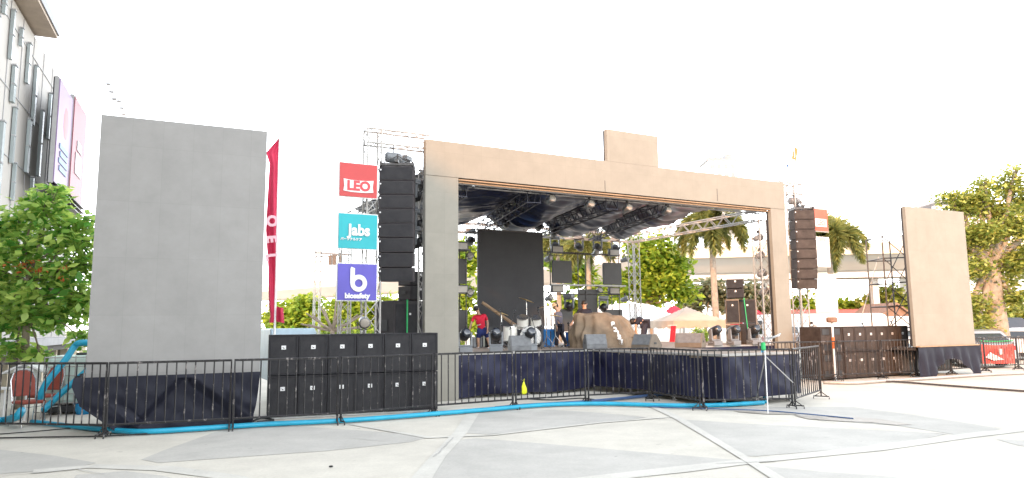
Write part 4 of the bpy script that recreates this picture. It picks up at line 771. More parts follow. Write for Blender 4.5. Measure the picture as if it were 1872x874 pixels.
for px, py, v, lb, rt in [(1006, 352, .45, 'leftmost can light under the portal header', 0), (1077, 362, .45, 'second can light from left under the portal header', 0), (1146, 369, .45, 'third can light from left under the portal header', 0), (1218, 374, .45, 'rightmost can light under the portal header', 0),
        (1385, 424, .5, 'topmost can light on the front right tower', 90), (1388, 456, .5, 'second can light down the front right tower', 90), (1392, 489, .5, 'third can light down the front right tower', 90), (1396, 522, .5, 'lowest can light on the front right tower', 90), (1141, 466, 7.3, 'upper round lamp on the back corner tower', 40), (1142, 538, 7.3, 'lower round lamp on the back corner tower', 40),
        (1002, 463, 6.4, 'upper lamp at the left end of the right pipe frame', 20), (1003, 535, 6.4, 'lower lamp at the left end of the right pipe frame', 20), (859, 458, 5.0, 'upper lamp left of the tall back screen', -20), (859, 525, 5.0, 'lower lamp left of the tall back screen', -20), (1088, 454, 6.5, 'round lamp above the gap between the small square screens', 0), (1094, 522, 6.5, 'round lamp below the small square screen nearest the back tower', 0), (1484, 590, 0.0, 'small round lamp on the right truss tower above the subwoofers', 10)]:
    u, z = onv(px, py, v); q = uv(u, v, z)
    if first: o = put(PR, q, SANG + R(rt)); o['label'] = lb; first = False
    else: o = dup(PR, q, SANG + R(rt), lb)
    if 'header' in lb: o.scale = (.78, .78, .78)
    o['group'] = 'can lights on the stage trusses'
g = at(665, 606, 15.0); t = dup(PR, (g.x, g.y, 1.66), R(20), 'round spotlight lying on top of the left subwoofer stack'); t.rotation_euler = (math.pi, 0, R(200))
def blinder(label, px, py, v, w_=30):
    u, z = onv(px, py, v); t = thing('flood_light', label, 'stage light', tuple(uv(u, v, z)), SANG, 'flat flood lights on the pipe frames')
    mb = MB(); mb.box((0, 0, 0), (.50, .12, .28)); bd = mb.build('housing', M['plastic'], t, bevel=.01); mb = MB(); mb.box((0, -.066, 0), (.42, .012, .2)); mb.build('glass', M['lampglass'], bd); mb = MB(); mb.tube([(-.27, 0, 0), (-.27, 0, -.22), (.27, 0, -.22), (.27, 0, 0)], .012, 5); mb.build('bracket', M['steel'], t)
for a in [('upper flood light right of the tall back screen', 1018, 456, 6.4), ('lower flood light right of the tall back screen', 1018, 528, 6.4), ('upper flood light above the right small square screen', 1122, 462, 6.4), ('lower flood light under the right small square screen', 1122, 532, 6.4), ('upper flood light beside the left pillar', 842, 450, 5.0), ('lower flood light beside the left pillar', 842, 529, 5.0)]: blinder(*a)
# bracket lights seen between left array and pillar
for px, py, lb in ((765, 345, 'dark bracket lamp between the left line array and the portal, top'), (764, 398, 'dark bracket lamp between the left line array and the portal, middle'), (764, 430, 'dark bracket lamp between the left line array and the portal, low'), (740, 300, 'black lamp clamped on the top of the left line array')):
    u, z = onv(px, py, .6); o = dup(MH, uv(u, .6, z + .2), 0, lb, rot=(math.pi, 0, R(70)), s=.9); o['group'] = 'bracket lights by the left line array'
# monitor wedges
def wedge(label, px, py, Y, rz, s=1.0, m='sunlit_cabinet', grp='floor monitors at the stage edge'):
    g = at(px, py, Y); t = thing('floor_monitor', label, 'monitor speaker', (g.x, g.y, DECK), R(rz), grp)
    L = .60 * s; P = [(0, 0), (.44, 0), (.50, .12), (.30, .40), (.12, .40), (0, .12)]; P = [(y - .22, z) for y, z in P]
    mb = MB(); mb.prism([(-L / 2, y, z) for y, z in P], (L, 0, 0)); mb.build('cabinet', M[m], t, bevel=.012)
    a, b = Vector((0, P[5][0], P[5][1])), Vector((0, P[4][0], P[4][1])); c = (a + b) / 2; d = (b - a); ang_ = math.degrees(math.atan2(d.z, d.y)); mb = MB(); mb.box(c + Vector((0, -.006, .004)), (L * .92, d.length * .92, .012), RX(ang_)); mb.build('grille', M['wedge'], t)
    mb = MB()
    for s_ in (-1, 1): mb.box((s_ * (L / 2 + .003), .0, .17), (.01, .09, .05))
    mb.build('handle', M['plastic'], t)
u, _ = onv(1088, 620, .35); q = uv(u, .35); wedge('grey floor monitor at the stage edge in front of the tan cover', 1088, 638, q.y, 8, .95, 'wedge')
wedge('sunlit floor monitor lying sideways, right of the tan cover', 1181, 637, 18.6, -52, 1.05)
wedge('sunlit floor monitor facing back, right one of the pair on the thrust', 1262, 634, 20.0, -30, 1.25)
u, _ = onv(950, 620, .5); q = uv(u, .5); wedge('grey floor monitor beside a moving head before the drum kit', 950, 640, q.y, 12, .9, 'wedge')
# drum kit
g = at(955, 636, 21.6); t = thing('drum_kit', 'white drum kit with brass cymbals in front of the tall back screen', 'drum kit', (g.x, g.y, DECK)); 
def shell(name, c, r, h, rot=None, m='drum'):
    mb = MB(); mb.lathe([(r, -h / 2), (r, h / 2)], c, rot, 20); o = mb.build(name, M[m], t, smooth=False); mb = MB()
    for s in (-1, 1): mb.lathe([(r + .012, s * h / 2 - .012), (r + .012, s * h / 2 + .012)], c, rot, 20)
    mb.build('hoop', M['chrome'], o); return o
shell('bass_drum', (.25, 0, .32), .31, .42, RX(90)); shell('floor_tom', (-.36, .05, .42), .21, .42); shell('tom', (.02, -.05, .80), .17, .24, RX(28)); shell('tom', (.42, -.05, .80), .16, .22, RX(28)); shell('snare_drum', (-.1, .5, .62), .18, .14)
for x, y, z, r_, tl in ((-.62, .1, 1.05, .23, 18), (.75, .25, 1.25, .26, -14), (1.0, .0, .95, .22, 8), (.15, .5, 1.45, .25, 20)):
    mb = MB(); mb.tube([(x, y, .35), (x, y, z)], .012, 5)
    for a in range(3): mb.tube([(x, y, .35), (x + .25 * math.cos(a * 2.1), y + .25 * math.sin(a * 2.1), .01)], .01, 5)
    s_ = mb.build('cymbal_stand', M['chrome'], t); mb = MB(); mb.lathe([(.01, .02), (.04, .018), (r_ * .6, .004), (r_, -.01), (r_ * .98, -.014), (.02, .008)], (x, y, z), RY(tl), 18); mb.build('cymbal', M['brass'], s_, smooth=True)
# mic stands
def mic(label, px, pt, Y, px2=None, pb=638, dbl=False):
    g = at(px, 600, Y); t = thing('microphone_stand', label, 'microphone stand', (g.x, Y, DECK), 0, 'microphone stands around the drum kit'); top = at(px, pt, Y); mb = MB(); z = top.z - DECK
    if px2 is not None: h = z * .62; q = at(px2, pt, Y); mb.tube([(0, 0, 0), (0, 0, h)], .013, 5); e = Vector((q.x - g.x, 0, z)); mb.tube([(-e.x * .3, 0, h - (z - h) * .3), e], .010, 5)
    else: mb.tube([(0, 0, 0), (0, 0, z)], .013, 5); e = Vector((0, 0, z))
    for a in range(3): mb.tube([(0, 0, .18), (.28 * math.cos(a * 2.1 + .4), .28 * math.sin(a * 2.1 + .4), .01)], .011, 5)
    mb.build('stand', M['steel'], t); mb = MB(); mb.ball(e + Vector((0, 0, .02)), .035, 8); mb.tube([e, e + Vector((0, -.12, -.04))], .018, 6); mb.build('microphone', M['plastic'], t)
mic('straight microphone stand, tallest left of the drum kit', 915, 567, 21.3); mic('boom microphone stand leaning right at the left of the drums', 934, 570, 21.0, 941); mic('short microphone stand between the man in red and the drums', 917, 592, 20.2); mic('microphone stand with boom over the right of the drum kit', 992, 568, 21.2, 984); mic('microphone stand just left of the man in grey', 979, 584, 20.6, 973); mic('short microphone stand right of the drum kit', 990, 598, 20.2); mic('microphone stand by the tall back screen right edge', 985, 563, 22.4); mic('short microphone stand between man in grey and tan cover', 1039, 592, 21.2)
tag(MB().tube([at(882, 553, 23.2), at(945, 597, 22.9)], [.05, .06], 8).build('sunlit_streak', M['wood']), 'tan bar shaped as the sunlit streak across the tall back screen', 'pole')  # streak of sunlight on the screen, built as a solid tan bar
# dark cases and blue crates
def crate(name, label, cat, px, py, Y, s, m, grp=None):
    g = at(px, py, Y); t = thing(name, label, cat, (g.x, Y, DECK), R(12), grp); mb = MB(); mb.box((0, 0, s[2] / 2), s, None, .97); mb.build('body', M[m], t, bevel=.02); mb = MB()
    mb.box((0, 0, s[2] + .01), (s[0] * 1.03, s[1] * 1.03, .03)); mb.build('lid', M[m], t)
    mb = MB()
    for k in range(3): mb.box((-s[0] / 3 + k * s[0] / 3, -s[1] / 2 - .008, s[2] * .5), (.03, .02, s[2] * .85))
    mb.build('rib', M['steel'], t)
crate('plastic_crate', 'blue crate behind the man in grey, left one of two', 'crate', 1004, 635, 22.6, (.42, .4, .52), 'bluetarp', 'blue crates'); crate('plastic_crate', 'blue crate behind the legs of the man in grey, right one of two', 'crate', 1047, 630, 22.6, (.36, .4, .42), 'bluetarp', 'blue crates')
crate('flight_case', 'black case standing right behind the man in the red jersey', 'case', 898, 638, 22.6, (.45, .4, .62), 'plastic'); crate('flight_case', 'grey low box behind the leftmost moving head', 'case', 870, 638, 22.4, (.35, .35, .3), 'greyplastic'); crate('flight_case', 'dark low riser case behind the microphone stands right of the drums', 'case', 985, 634, 23.5, (.9, .5, .5), 'plastic')
# covered gear
Yc = 21.0; g = at(1106, 634, Yc); g = Vector((g.x, Yc, DECK)); t = thing('covered_gear', 'heap of keyboards hidden under a tan tarpaulin with white marks', 'covered gear', tuple(g))
k = Yc / FPX; PR_ = [(-58, 634), (-52, 618), (-42, 590), (-36, 574), (-28, 570), (0, 569), (22, 570), (34, 576), (44, 592), (52, 610), (60, 628), (62, 634)]
def ztop(x):                                   # x in metres -> height
    for i in range(len(PR_) - 1):
        a, b = PR_[i], PR_[i + 1]
        if a[0] * k <= x <= b[0] * k: f_ = (x - a[0] * k) / ((b[0] - a[0]) * k + 1e-9); return max(0, (634 - (a[1] + (b[1] - a[1]) * f_)) * k)
    return 0
XM = 61 * k
def cov(a, b):                                 # a around, b from floor to crown
    th = 2 * math.pi * a; fr = 1 - b; fo = math.sin(th * 14 + 4 * noise.noise(Vector((a * 9, 1, b * 1.5)))) * .05 * (.25 + fr ** .6) + noise.noise(Vector((math.cos(th) * 2.5, math.sin(th) * 2.5, b * 3))) * .16
    ex = abs(math.cos(th)) ** .75 * (1 if math.cos(th) > 0 else -1); ey = abs(math.sin(th)) ** .8 * (1 if math.sin(th) > 0 else -1)
    hh = .99; prof = [(0, 1.0), (.55, .86), (.85, .74), (.93, .60), (1, .0)]; rr = lerp_t(prof, b) + fo * (1 if b < .9 else .3)
    x = ex * XM * rr + (-.10 * b * 1.0); y = ey * .62 * rr * .9; z = hh * (min(1, b / .9) if b < .9 else 1) * (1 - .28 * max(0, ex * rr - .15) * (b > .3)) + .09 * noise.noise(Vector((x * 3, y * 3, 4))) * (b > .5) + .03 * noise.noise(Vector((x * 9, y * 9, 2))) * (b > .5)
    return Vector((x, y, z))
mb = MB(); mb.grid(cov, 150, 26); mb.build('tarpaulin', M['tarp'], t, smooth=True)
for i, (ch, px, py) in enumerate((('ธ', 1121, 592), ('ว', 1125, 602), ('า', 1129, 608), ('ร', 1132, 616), ('ส', 1135, 625))):
    q = at(px, py, Yc - .66 + .0 * i) - g; text(t, ch, .20, (q.x, -.60 - .035 * i * .6, q.z), (R(76), 0, R(14)), M['signwhite'], .014, .012)

# ================================================================ PEOPLE
def skinmesh(name, nodes, edges, m, parent, org, sub=2, world=True):
    me = bpy.data.meshes.new(name); me.from_pydata([tuple(Vector(p) - org) for p, r in nodes], edges, []); o = bpy.data.objects.new(name, me); col.objects.link(o)
    o.modifiers.new('s', 'SKIN'); sv = me.skin_vertices[0].data
    for i, (p, r) in enumerate(nodes): sv[i].radius = (r, r) if not isinstance(r, tuple) else r
    sv[0].use_root = True; s = o.modifiers.new('d', 'SUBSURF'); s.levels = sub; s.render_levels = sub
    bpy.context.view_layer.update(); m2 = bpy.data.meshes.new_from_object(o.evaluated_get(bpy.context.evaluated_depsgraph_get())); bpy.data.objects.remove(o)
    m2.materials.clear(); m2.materials.append(m); m2.polygons.foreach_set('use_smooth', [True] * len(m2.polygons)); m2.name = name
    q = bpy.data.objects.new(name, m2); col.objects.link(q); q.parent = parent; return q
def person(label, J, Y, K, shirt, pants, short, sleeve, hairm='hair', cap=None, face=(0, -1, 0), jersey=False):
    """J: joint name -> (px, py, depth offset in m); K scales body radii."""
    P = {k_: at(a, b, Y + d) for k_, (a, b, d) in J.items()}; org = Vector(((P['ankL'].x + P['ankR'].x) / 2, Y, DECK))
    t = thing('person', label, 'person', tuple(org))
    r = lambda x: x * K
    N = []; E = []; idx = {}
    def add(n_, p, rad, par=None):
        idx[n_] = len(N); N.append((p, rad))
        if par: E.append((idx[par], idx[n_]))
    pel = (P['hipL'] + P['hipR']) / 2; che = (P['shL'] + P['shR']) / 2 - (((P['shL'] + P['shR']) / 2 - pel) * .18); wst = pel.lerp(che, .45)
    add('pel', pel, r(.125)); add('wst', wst, r(.12), 'pel'); add('che', che, r(.135), 'wst'); add('nek', P['neck'], r(.055), 'che')
    hd = P['head']; add('hd0', P['neck'].lerp(hd, .55), r(.075), 'nek'); add('hd1', hd, r(.088), 'hd0'); add('hd2', hd + (hd - P['neck']).normalized() * r(.07), r(.070), 'hd1')
    F = Vector(face).normalized()
    for s in 'LR':
        sh, el, ha = P['sh' + s], P['el' + s], P['ha' + s]; add('sh' + s, sh, r(.062), 'che'); add('ua' + s, sh.lerp(el, .5), r(.050), 'sh' + s); add('el' + s, el, r(.040), 'ua' + s); add('fa' + s, el.lerp(ha, .4), r(.037), 'el' + s); add('wr' + s, ha, r(.026), 'fa' + s)
        d = (ha - el).normalized(); pm = ha + d * r(.06); add('pm' + s, pm, (r(.036), r(.020)), 'wr' + s)
        sd = d.cross(F).normalized()
        for i, (of, ln) in enumerate(((-.027, .070), (-.009, .082), (.010, .078), (.027, .060))):
            b0 = pm + d * r(.03) + sd * r(of); add('f%d%s' % (i, s), b0, r(.010), 'pm' + s); add('g%d%s' % (i, s), b0 + d * r(ln * .5) + F * r(.006), r(.0095), 'f%d%s' % (i, s)); add('h%d%s' % (i, s), b0 + d * r(ln) + F * r(.022), r(.008), 'g%d%s' % (i, s))
        b0 = pm - sd * r(.03); add('t0' + s, b0 - sd * r(.012) + F * r(.01), r(.011), 'pm' + s); add('t1' + s, b0 - sd * r(.022) + d * r(.045) + F * r(.02), r(.009), 't0' + s)
        hp, kn, an = P['hip' + s], P['kn' + s], P['ank' + s]; add('hp' + s, hp, r(.095), 'pel'); add('th' + s, hp.lerp(kn, .5), r(.078), 'hp' + s); add('kn' + s, kn, r(.056), 'th' + s); add('ca' + s, kn.lerp(an, .35), r(.054), 'kn' + s); add('an' + s, an, r(.036), 'ca' + s)
        fw = Vector((F.x, F.y, 0)).normalized(); add('to' + s, an + fw * r(.13) + Vector((0, 0, -r(.035))), r(.034), 'an' + s)
    skinmesh('body', N, E, M['skin'], t, org, 1)
    def cl(name, chain_sets, m, gr):
        n2 = []; e2 = []; id2 = {}
        for ch in chain_sets:
            pv = None
            for c in ch:
                key, ex = c if isinstance(c, tuple) else (c, None)
                if key not in id2:
                    if ex is not None: a_, b_, f_ = ex; p = N[idx[a_]][0].lerp(N[idx[b_]][0], f_); ra = N[idx[a_]][1]
                    else: p, ra = N[idx[key]]
                    ra = ra[0] if isinstance(ra, tuple) else ra; id2[key] = len(n2); n2.append((p, ra * gr + r(.008)))
                if pv is not None and (pv, id2[key]) not in e2: e2.append((pv, id2[key]))
                pv = id2[key]
        return skinmesh(name, n2, e2, m, t, org, 1)
    arm = (lambda s: ['che', 'sh' + s, 'ua' + s, ('slv' + s, ('ua' + s, 'el' + s, .5))]) if sleeve < 1 else (lambda s: ['che', 'sh' + s, 'ua' + s, 'el' + s, 'fa' + s, ('slv' + s, ('fa' + s, 'wr' + s, .8))])
    cl('shirt', [['pel', 'wst', 'che', ('nk', ('che', 'nek', .6))], arm('L'), arm('R')], shirt, 1.13)
    leg = (lambda s: ['pel', 'hp' + s, 'th' + s, ('lg' + s, ('th' + s, 'kn' + s, .75))]) if short else (lambda s: ['pel', 'hp' + s, 'th' + s, 'kn' + s, 'ca' + s, ('lg' + s, ('ca' + s, 'an' + s, .95))])
    cl('trousers', [leg('L'), leg('R')], pants, 1.16)
    for s in 'LR':
        an = N[idx['an' + s]][0] - org; fw = Vector((F.x, F.y, 0)).normalized(); mb = MB(); mb.ball(an + fw * r(.06) + Vector((0, 0, -r(.035))), r(.07), 12, .75, .75, .65); mb.ball(an + fw * r(.13) + Vector((0, 0, -r(.045))), r(.055), 12, .9, .9, .6); mb.build('shoe', M['white'] if short else M['plastic'], t, smooth=True)
    up = (hd - P['neck']).normalized(); c = hd - org; rt = F.cross(up).normalized(); Fh = (up.cross(rt) * -1).normalized(); Fh = Fh if Fh.dot(F) > 0 else -Fh
    Rm = Matrix((rt, Fh, up)).transposed()
    mb = MB(); mb.lathe([(r(.094), -r(.01)), (r(.104), r(.03)), (r(.098), r(.08)), (r(.07), r(.125)), (r(.02), r(.142))], c - Fh * r(.018), Rm, 14); mb.ball(c - Fh * r(.045) + up * r(.0), r(.086), 12, .98, .9, 1.0, Rm); mb.build('hair', M[hairm], t, smooth=True)
    if cap: mb = MB(); mb.lathe([(r(.108), r(.01)), (r(.110), r(.05)), (r(.09), r(.11)), (r(.03), r(.148))], c, Rm, 14); mb.box(c + Fh * r(.14) + up * r(.025), (r(.15), r(.12), r(.012)), Rm); mb.build('cap', M[cap], t, smooth=True)
    mb = MB(); mb.ball(c + Fh * r(.094) - up * r(.012), r(.018), 8, .8, 1.0, 1.5, Rm); mb.build('nose', M['skin'], t, smooth=True)
    mb = MB()
    for s in (-1, 1): mb.ball(c + Fh * r(.083) + rt * s * r(.034) + up * r(.012), r(.012), 8, 1.2, .6, .7, Rm)
    mb.build('eye', M['plastic'], t, smooth=True)
    mb = MB(); mb.box(c + Fh * r(.087) - up * r(.048), (r(.045), r(.012), r(.010)), Rm); mb.build('mouth', M['redwood'], t)
    for s in (-1, 1): mb = MB(); mb.ball(c + rt * s * r(.092) - Fh * r(.005), r(.026), 8, .4, .8, 1.2, Rm); mb.build('ear', M['skin'], t, smooth=True)
    if jersey:
        f0 = che - org + Fh * r(.165); mb = MB(); mb.box(f0 + Vector((0, 0, -r(.06))), (r(.05), .006, r(.045)), Rm); mb.box(f0 + Vector((0, 0, -r(.13))), (r(.17), .006, r(.03)), Rm); mb.box(f0 + Vector((r(.07), 0, r(.04))), (r(.035), .006, r(.035)), Rm); mb.box(f0 + Vector((-r(.07), 0, r(.02))), (r(.03), .006, r(.02)), Rm); mb.build('shirt_print', M['signwhite'], t)
    return t
Yr = 22.2
person('person in a red football jersey and navy shorts, leaning left with one arm reaching down', dict(head=(871, 566, -.08), neck=(875, 573.5, -.02), shL=(866.5, 579, 0), shR=(887, 577, 0), elL=(861.5, 592, -.05), elR=(891.5, 590, 0), haL=(857.5, 605, -.1), haR=(891, 602, -.08), hipL=(876, 607, 0), hipR=(888, 606, 0), knL=(874, 621, -.04), knR=(892, 620, 0), ankL=(875, 634.5, 0), ankR=(895.5, 634, 0)), Yr, .86, M['shirtred'], M['navyshort'], True, 0, face=(-.45, -1, -.15), jersey=True)
person('person in grey long sleeved shirt and tan cap, standing sideways by the blue crates', dict(head=(1015, 560, 0), neck=(1019, 567, 0), shL=(1017, 573, -.14), shR=(1023, 572, .14), elL=(1016, 587, -.2), elR=(1026, 587, .2), haL=(1017.5, 597, -.22), haR=(1022, 597, .16), hipL=(1021, 600, -.06), hipR=(1023, 600, .08), knL=(1018, 616, -.05), knR=(1029, 615, .1), ankL=(1018, 633, 0), ankR=(1036, 630, .1)), 22.2, .88, M['greyshirt'], M['dktrous'], False, 1, cap='capc', face=(-1, -.25, -.45))
person('person in black shirt bending behind the tan tarpaulin, only head and shoulders showing', dict(head=(1068, 556.5, 0), neck=(1069, 564, 0), shL=(1059, 568, 0), shR=(1079, 568, 0), elL=(1053, 578, -.05), elR=(1083, 583, 0), haL=(1047, 588, -.1), haR=(1083, 596, -.1), hipL=(1067, 600, 0), hipR=(1077, 600, 0), knL=(1066, 616, 0), knR=(1078, 616, 0), ankL=(1066, 630, 0), ankR=(1079, 630, 0)), 22.9, .92, M['dkshirt'], M['dktrous'], False, 0, face=(-.3, -1, -.35))
person('person in dark clothes bent double over the right side of the tan cover', dict(head=(1158.5, 588, -.02), neck=(1164, 585.5, 0), shL=(1166, 586, -.15), shR=(1167, 585, .15), elL=(1162, 597, -.18), elR=(1163, 597, .16), haL=(1164, 607, -.2), haR=(1162, 606, .12), hipL=(1179, 592, -.08), hipR=(1180, 592, .1), knL=(1175, 612, -.08), knR=(1178, 612, .1), ankL=(1173, 629, -.06), ankR=(1178, 630, .1)), 23.0, .98, M['dkshirt'], M['dktrous'], False, 0, face=(-.7, -.2, -1))
# ================================================================ BARRIERS
def barrier(label, pa, pb, za=0, za2=0, nb=None, hoop=False, h=1.2, m='chip', feetdir=None, grp='crowd barriers'):
    a, b = gnd(*pa), gnd(*pb); d = b - a; L = d.length; ang = math.atan2(d.y, d.x); t = thing('crowd_barrier', label, 'barrier', tuple(a), ang, grp); r0 = .023
    mb = MB()
    if hoop: P = [(0, 0, .16), (0, 0, h - .1), (.03, 0, h - .03), (.1, 0, h), (L - .1, 0, h), (L - .03, 0, h - .03), (L, 0, h - .1), (L, 0, .16)]
    else: P = [(0.02, 0, .16), (0.02, 0, h), (L - .02, 0, h), (L - .02, 0, .16)]
    mb.tube(P, r0, 6); mb.tube([(0, 0, .2), (L, 0, .2)], r0 * .85, 6); mb.build('frame', M[m], t)
    nb = nb or max(6, int(L / .145)); ref = None
    for i in range(1, nb):
        x = L * i / nb
        if ref is None: mb = MB(); mb.tube([(0, 0, .2), (0, 0, h)], .0125, 5); ref = mb.build('bar', M[m], t); ref.location = (x, 0, 0)
        else: c = ref.copy(); col.objects.link(c); c.parent = t; c.location = (x, random.uniform(-.004, .004), 0)
    for x in (.02, L - .02):
        mb = MB(); mb.tube([(x, 0, .3), (x, 0, .05)], .017, 5); mb.tube([(x, -.17, .0), (x, -.17, .06), (x, .17, .06), (x, .17, 0)], .014, 5); mb.tube([(x, 0, .16), (x, -.14, .06)], .011, 4); mb.tube([(x, 0, .16), (x, .14, .06)], .011, 4); mb.build('foot', M[m], t)
    return t
BL = [('chipped black barrier in front of the red chairs at far left', (-60, 795), (190, 800)), ('chipped black barrier in front of the left cloth covered base', (190, 800), (421, 787)), ('chipped black barrier spanning the gap between screen base and subwoofers', (423, 787), (618, 776)), ('chipped black barrier before the middle of the left subwoofer stack', (621, 776), (791, 760)),
      ('chipped black barrier across the foot of the left pillar', (794, 760), (939, 748)), ('black barrier along the main stage front, left of the thrust', (942, 748), (1072, 739)), ('black barrier at the inner corner of the thrust', (1075, 739), (1189, 733)), ('black barrier running forward along the left side of the thrust', (1192, 733), (1281, 750)), ('black barrier across the front of the thrust', (1285, 750), (1451, 747))]
for lb, a, b in BL: barrier(lb, a, b)
barrier('black barrier turned back along the right side of the thrust', (1454, 747), (1502, 729), nb=13)
BR = [('sunlit black barrier behind the thrust corner, nearest the right pillar', (1425, 702), (1532, 697), False), ('sunlit barrier before the left half of the right subwoofer stack', (1534, 697), (1614, 694), False), ('sunlit barrier before the right half of the right subwoofer stack', (1615, 694), (1675, 690), False), ('round cornered barrier before the left half of the far right cloth base', (1677, 690), (1740, 686), True), ('round cornered barrier before the right half of the far right cloth base', (1741, 686), (1802, 681), True),
      ('barrier in front of the red banner at far right', (1803, 681), (1862, 677), True), ('barrier cut by the right edge of the photo', (1863, 677), (1930, 673), True)]
for lb, a, b, hp in BR: barrier(lb, a, b, hoop=hp, m='chip', h=1.18)
barrier('black barrier standing behind the right end of the thrust', (1390, 706), (1462, 700), m='steel')

# ================================================================ HOSES, PIPES, CABLES
def hose(name, label, pts, r_, m, cat='hose', z=None, n=8):
    P = []
    for p in pts:
        if len(p) == 2: P.append(gnd(p[0], p[1], r_ + .014))
        elif p[2] == 'Y': P.append(at(p[0], p[1], p[3]))
    Q = []
    for i in range(len(P) - 1):                # Catmull-Rom
        p0, p1, p2, p3 = P[max(i - 1, 0)], P[i], P[i + 1], P[min(i + 2, len(P) - 1)]
        for k in range(6):
            s = k / 6; Q.append(.5 * ((2 * p1) + (p2 - p0) * s + (2 * p0 - 5 * p1 + 4 * p2 - p3) * s * s + (3 * p1 - p0 - 3 * p2 + p3) * s ** 3))
    Q.append(P[-1]); return tag(MB().tube(Q, r_, n).build(name, M[m], smooth=True), label, cat)
hose('water_hose', 'long bright blue hose lying along the barrier feet', [(58, 771), (120, 778), (200, 786), (260, 789), (340, 785), (480, 776), (640, 768), (800, 756), (900, 748), (1000, 740), (1100, 738), (1220, 741), (1300, 741), (1396, 736)], .045, 'cyan')
hose('water_hose', 'dark blue hose beside the bright one, running under the thrust', [(905, 746), (960, 741), (1060, 735), (1130, 729), (1190, 723), (1240, 718)], .035, 'dkblue')
g0 = gnd(1399, 737); t = thing('standpipe', 'vertical blue water pipe at the right end of the hose', 'pipe', tuple(g0)); mb = MB(); mb.tube([(0, 0, .05), (0, 0, .42)], .045, 10); mb.ball((0, 0, .05), .055, 10); mb.build('elbow', M['cyan'], t, smooth=True); mb = MB(); mb.tube([(0, 0, .42), (0, 0, .50)], .058, 10); mb.tube([(0, 0, .5), (0, 0, 1.15)], .028, 8); mb.build('riser', M['blue'], t, smooth=True)
hose('water_hose', 'thick blue pipe rising to the right behind the red chairs, upper one', [(70, 735, 'Y', 13.6), (84, 702, 'Y', 13.6), (118, 660, 'Y', 13.8), (136, 634, 'Y', 14), (147, 627, 'Y', 14), (175, 627, 'Y', 14.2)], .062, 'cyan', n=10)
hose('water_hose', 'thick blue pipe slanting right behind the red chairs, lower one', [(80, 750, 'Y', 13.2), (90, 740, 'Y', 13.3), (120, 712, 'Y', 13.4), (165, 672, 'Y', 13.6)], .055, 'cyan', n=10)
hose('water_hose', 'blue hose with dark end lying at the far left edge', [(-20, 772), (10, 768), (30, 762, 'Y', 12.9), (40, 750, 'Y', 13.0)], .07, 'cyan')
hose('power_cable', 'thin black cable along the ground at the lower left', [(-20, 801), (80, 799), (190, 797), (300, 790), (380, 777)], .014, 'rubber', 'cable', n=5); hose('power_cable', 'second thin dark cable crossing the ground by the chairs', [(-20, 795), (60, 789), (130, 783), (190, 780)], .010, 'rubber', 'cable', n=5)
hose('power_cable', 'dark cable running from the barriers to the right along the plaza', [(1060, 736), (1200, 744), (1330, 748), (1420, 752), (1560, 765)], .012, 'dkblue', 'cable', n=5)
hose('power_cable', 'brown armoured cable crossing the sunlit plaza at right', [(1600, 697), (1640, 698), (1720, 704), (1800, 710), (1900, 717)], .03, 'steel', 'cable', n=6)
hose('grey_hose', 'grey hose lying before the right subwoofer stack', [(1505, 699), (1560, 700), (1620, 696), (1690, 692), (1800, 685), (1900, 681)], .045, 'aluw', 'hose'); hose('power_cable', 'tangled black cable left of the left subwoofers', [(462, 770), (480, 764), (500, 768), (470, 772), (520, 771)], .02, 'rubber', 'cable', n=5)
hose('power_cable', 'loose cable on the ground under the main stage front', [(960, 729), (1010, 731), (1060, 728), (1090, 731)], .015, 'rubber', 'cable', n=5)
# drain cover
g = gnd(1335, 737); t = thing('floor_scrap', 'flattened dark cardboard scrap lying under the thrust front', 'scrap', tuple(g), .3); mb = MB(); mb.add([(-.35, -.06, .02), (.3, -.12, .03), (.36, .1, .02), (-.1, .16, .06), (-.3, .1, .02)], [(0, 1, 2, 3, 4)]); mb.add([(-.1, -.1, .03), (.15, -.05, .09), (.1, .1, .08)], [(0, 1, 2)]); mb.build('sheet', M['ledback'], t)
# yellow bag on barrier
g = gnd(958, 741); t = thing('yellow_bag', 'bright yellow plastic bag hanging on a barrier before the stage', 'bag', (g.x, g.y, .24)); mb = MB(); mb.lathe([(.04, 0), (.075, .04), (.065, .13), (.03, .22), (.012, .27)], (0, 0, 0), None, 9, 1, .45); mb.build('bag', M['yellow'], t, smooth=True); mb = MB(); mb.tube([(0, 0, .26), (.02, 0, .34), (-.02, 0, .30)], .006, 4); mb.build('handle', M['yellow'], t)
# white stand at thrust corner with rocket-like white top
g = gnd(1404, 757); Ys = g.y; t = thing('water_fountain_stand', 'thin white pole with green cup and white sheets at the thrust corner', 'stand', tuple(g)); sc_ = Ys / FPX
zt = at(1406, 628, Ys).z; mb = MB(); mb.tube([(0, 0, 0), (.01, 0, zt)], .010, 6); mb.build('pole', M['white'], t); zb = at(1406, 655, Ys).z
mb = MB(); e = gnd(1380, 738); mb.tube([(0, 0, zb), (e.x - g.x, e.y - g.y, .0)], .012, 5); mb.build('strut', M['aluw'], t); mb = MB(); e = at(1450, 700, Ys) - g; mb.tube([(0, 0, zb + .05), tuple(e)], .010, 5); mb.build('strut', M['aluw'], t)
zc_ = at(1403, 640, Ys).z; mb = MB(); mb.lathe([(.035, 0), (.045, .02), (.045, .13), (.03, .15)], (-.02, 0, zc_), None, 10); mb.build('cup', M['green'], t)
mb = MB()
for k in range(4): mb.add([(-.08, -.03, zc_ + .14 + .03 * k), (.0, .05, zc_ + .16 + .02 * k), (.36 - .03 * k, .05, zc_ + .33 - .02 * k), (.30, -.03, zc_ + .27)], [(0, 1, 2, 3)])
mb.build('white_sheet', M['signwhite'], t)
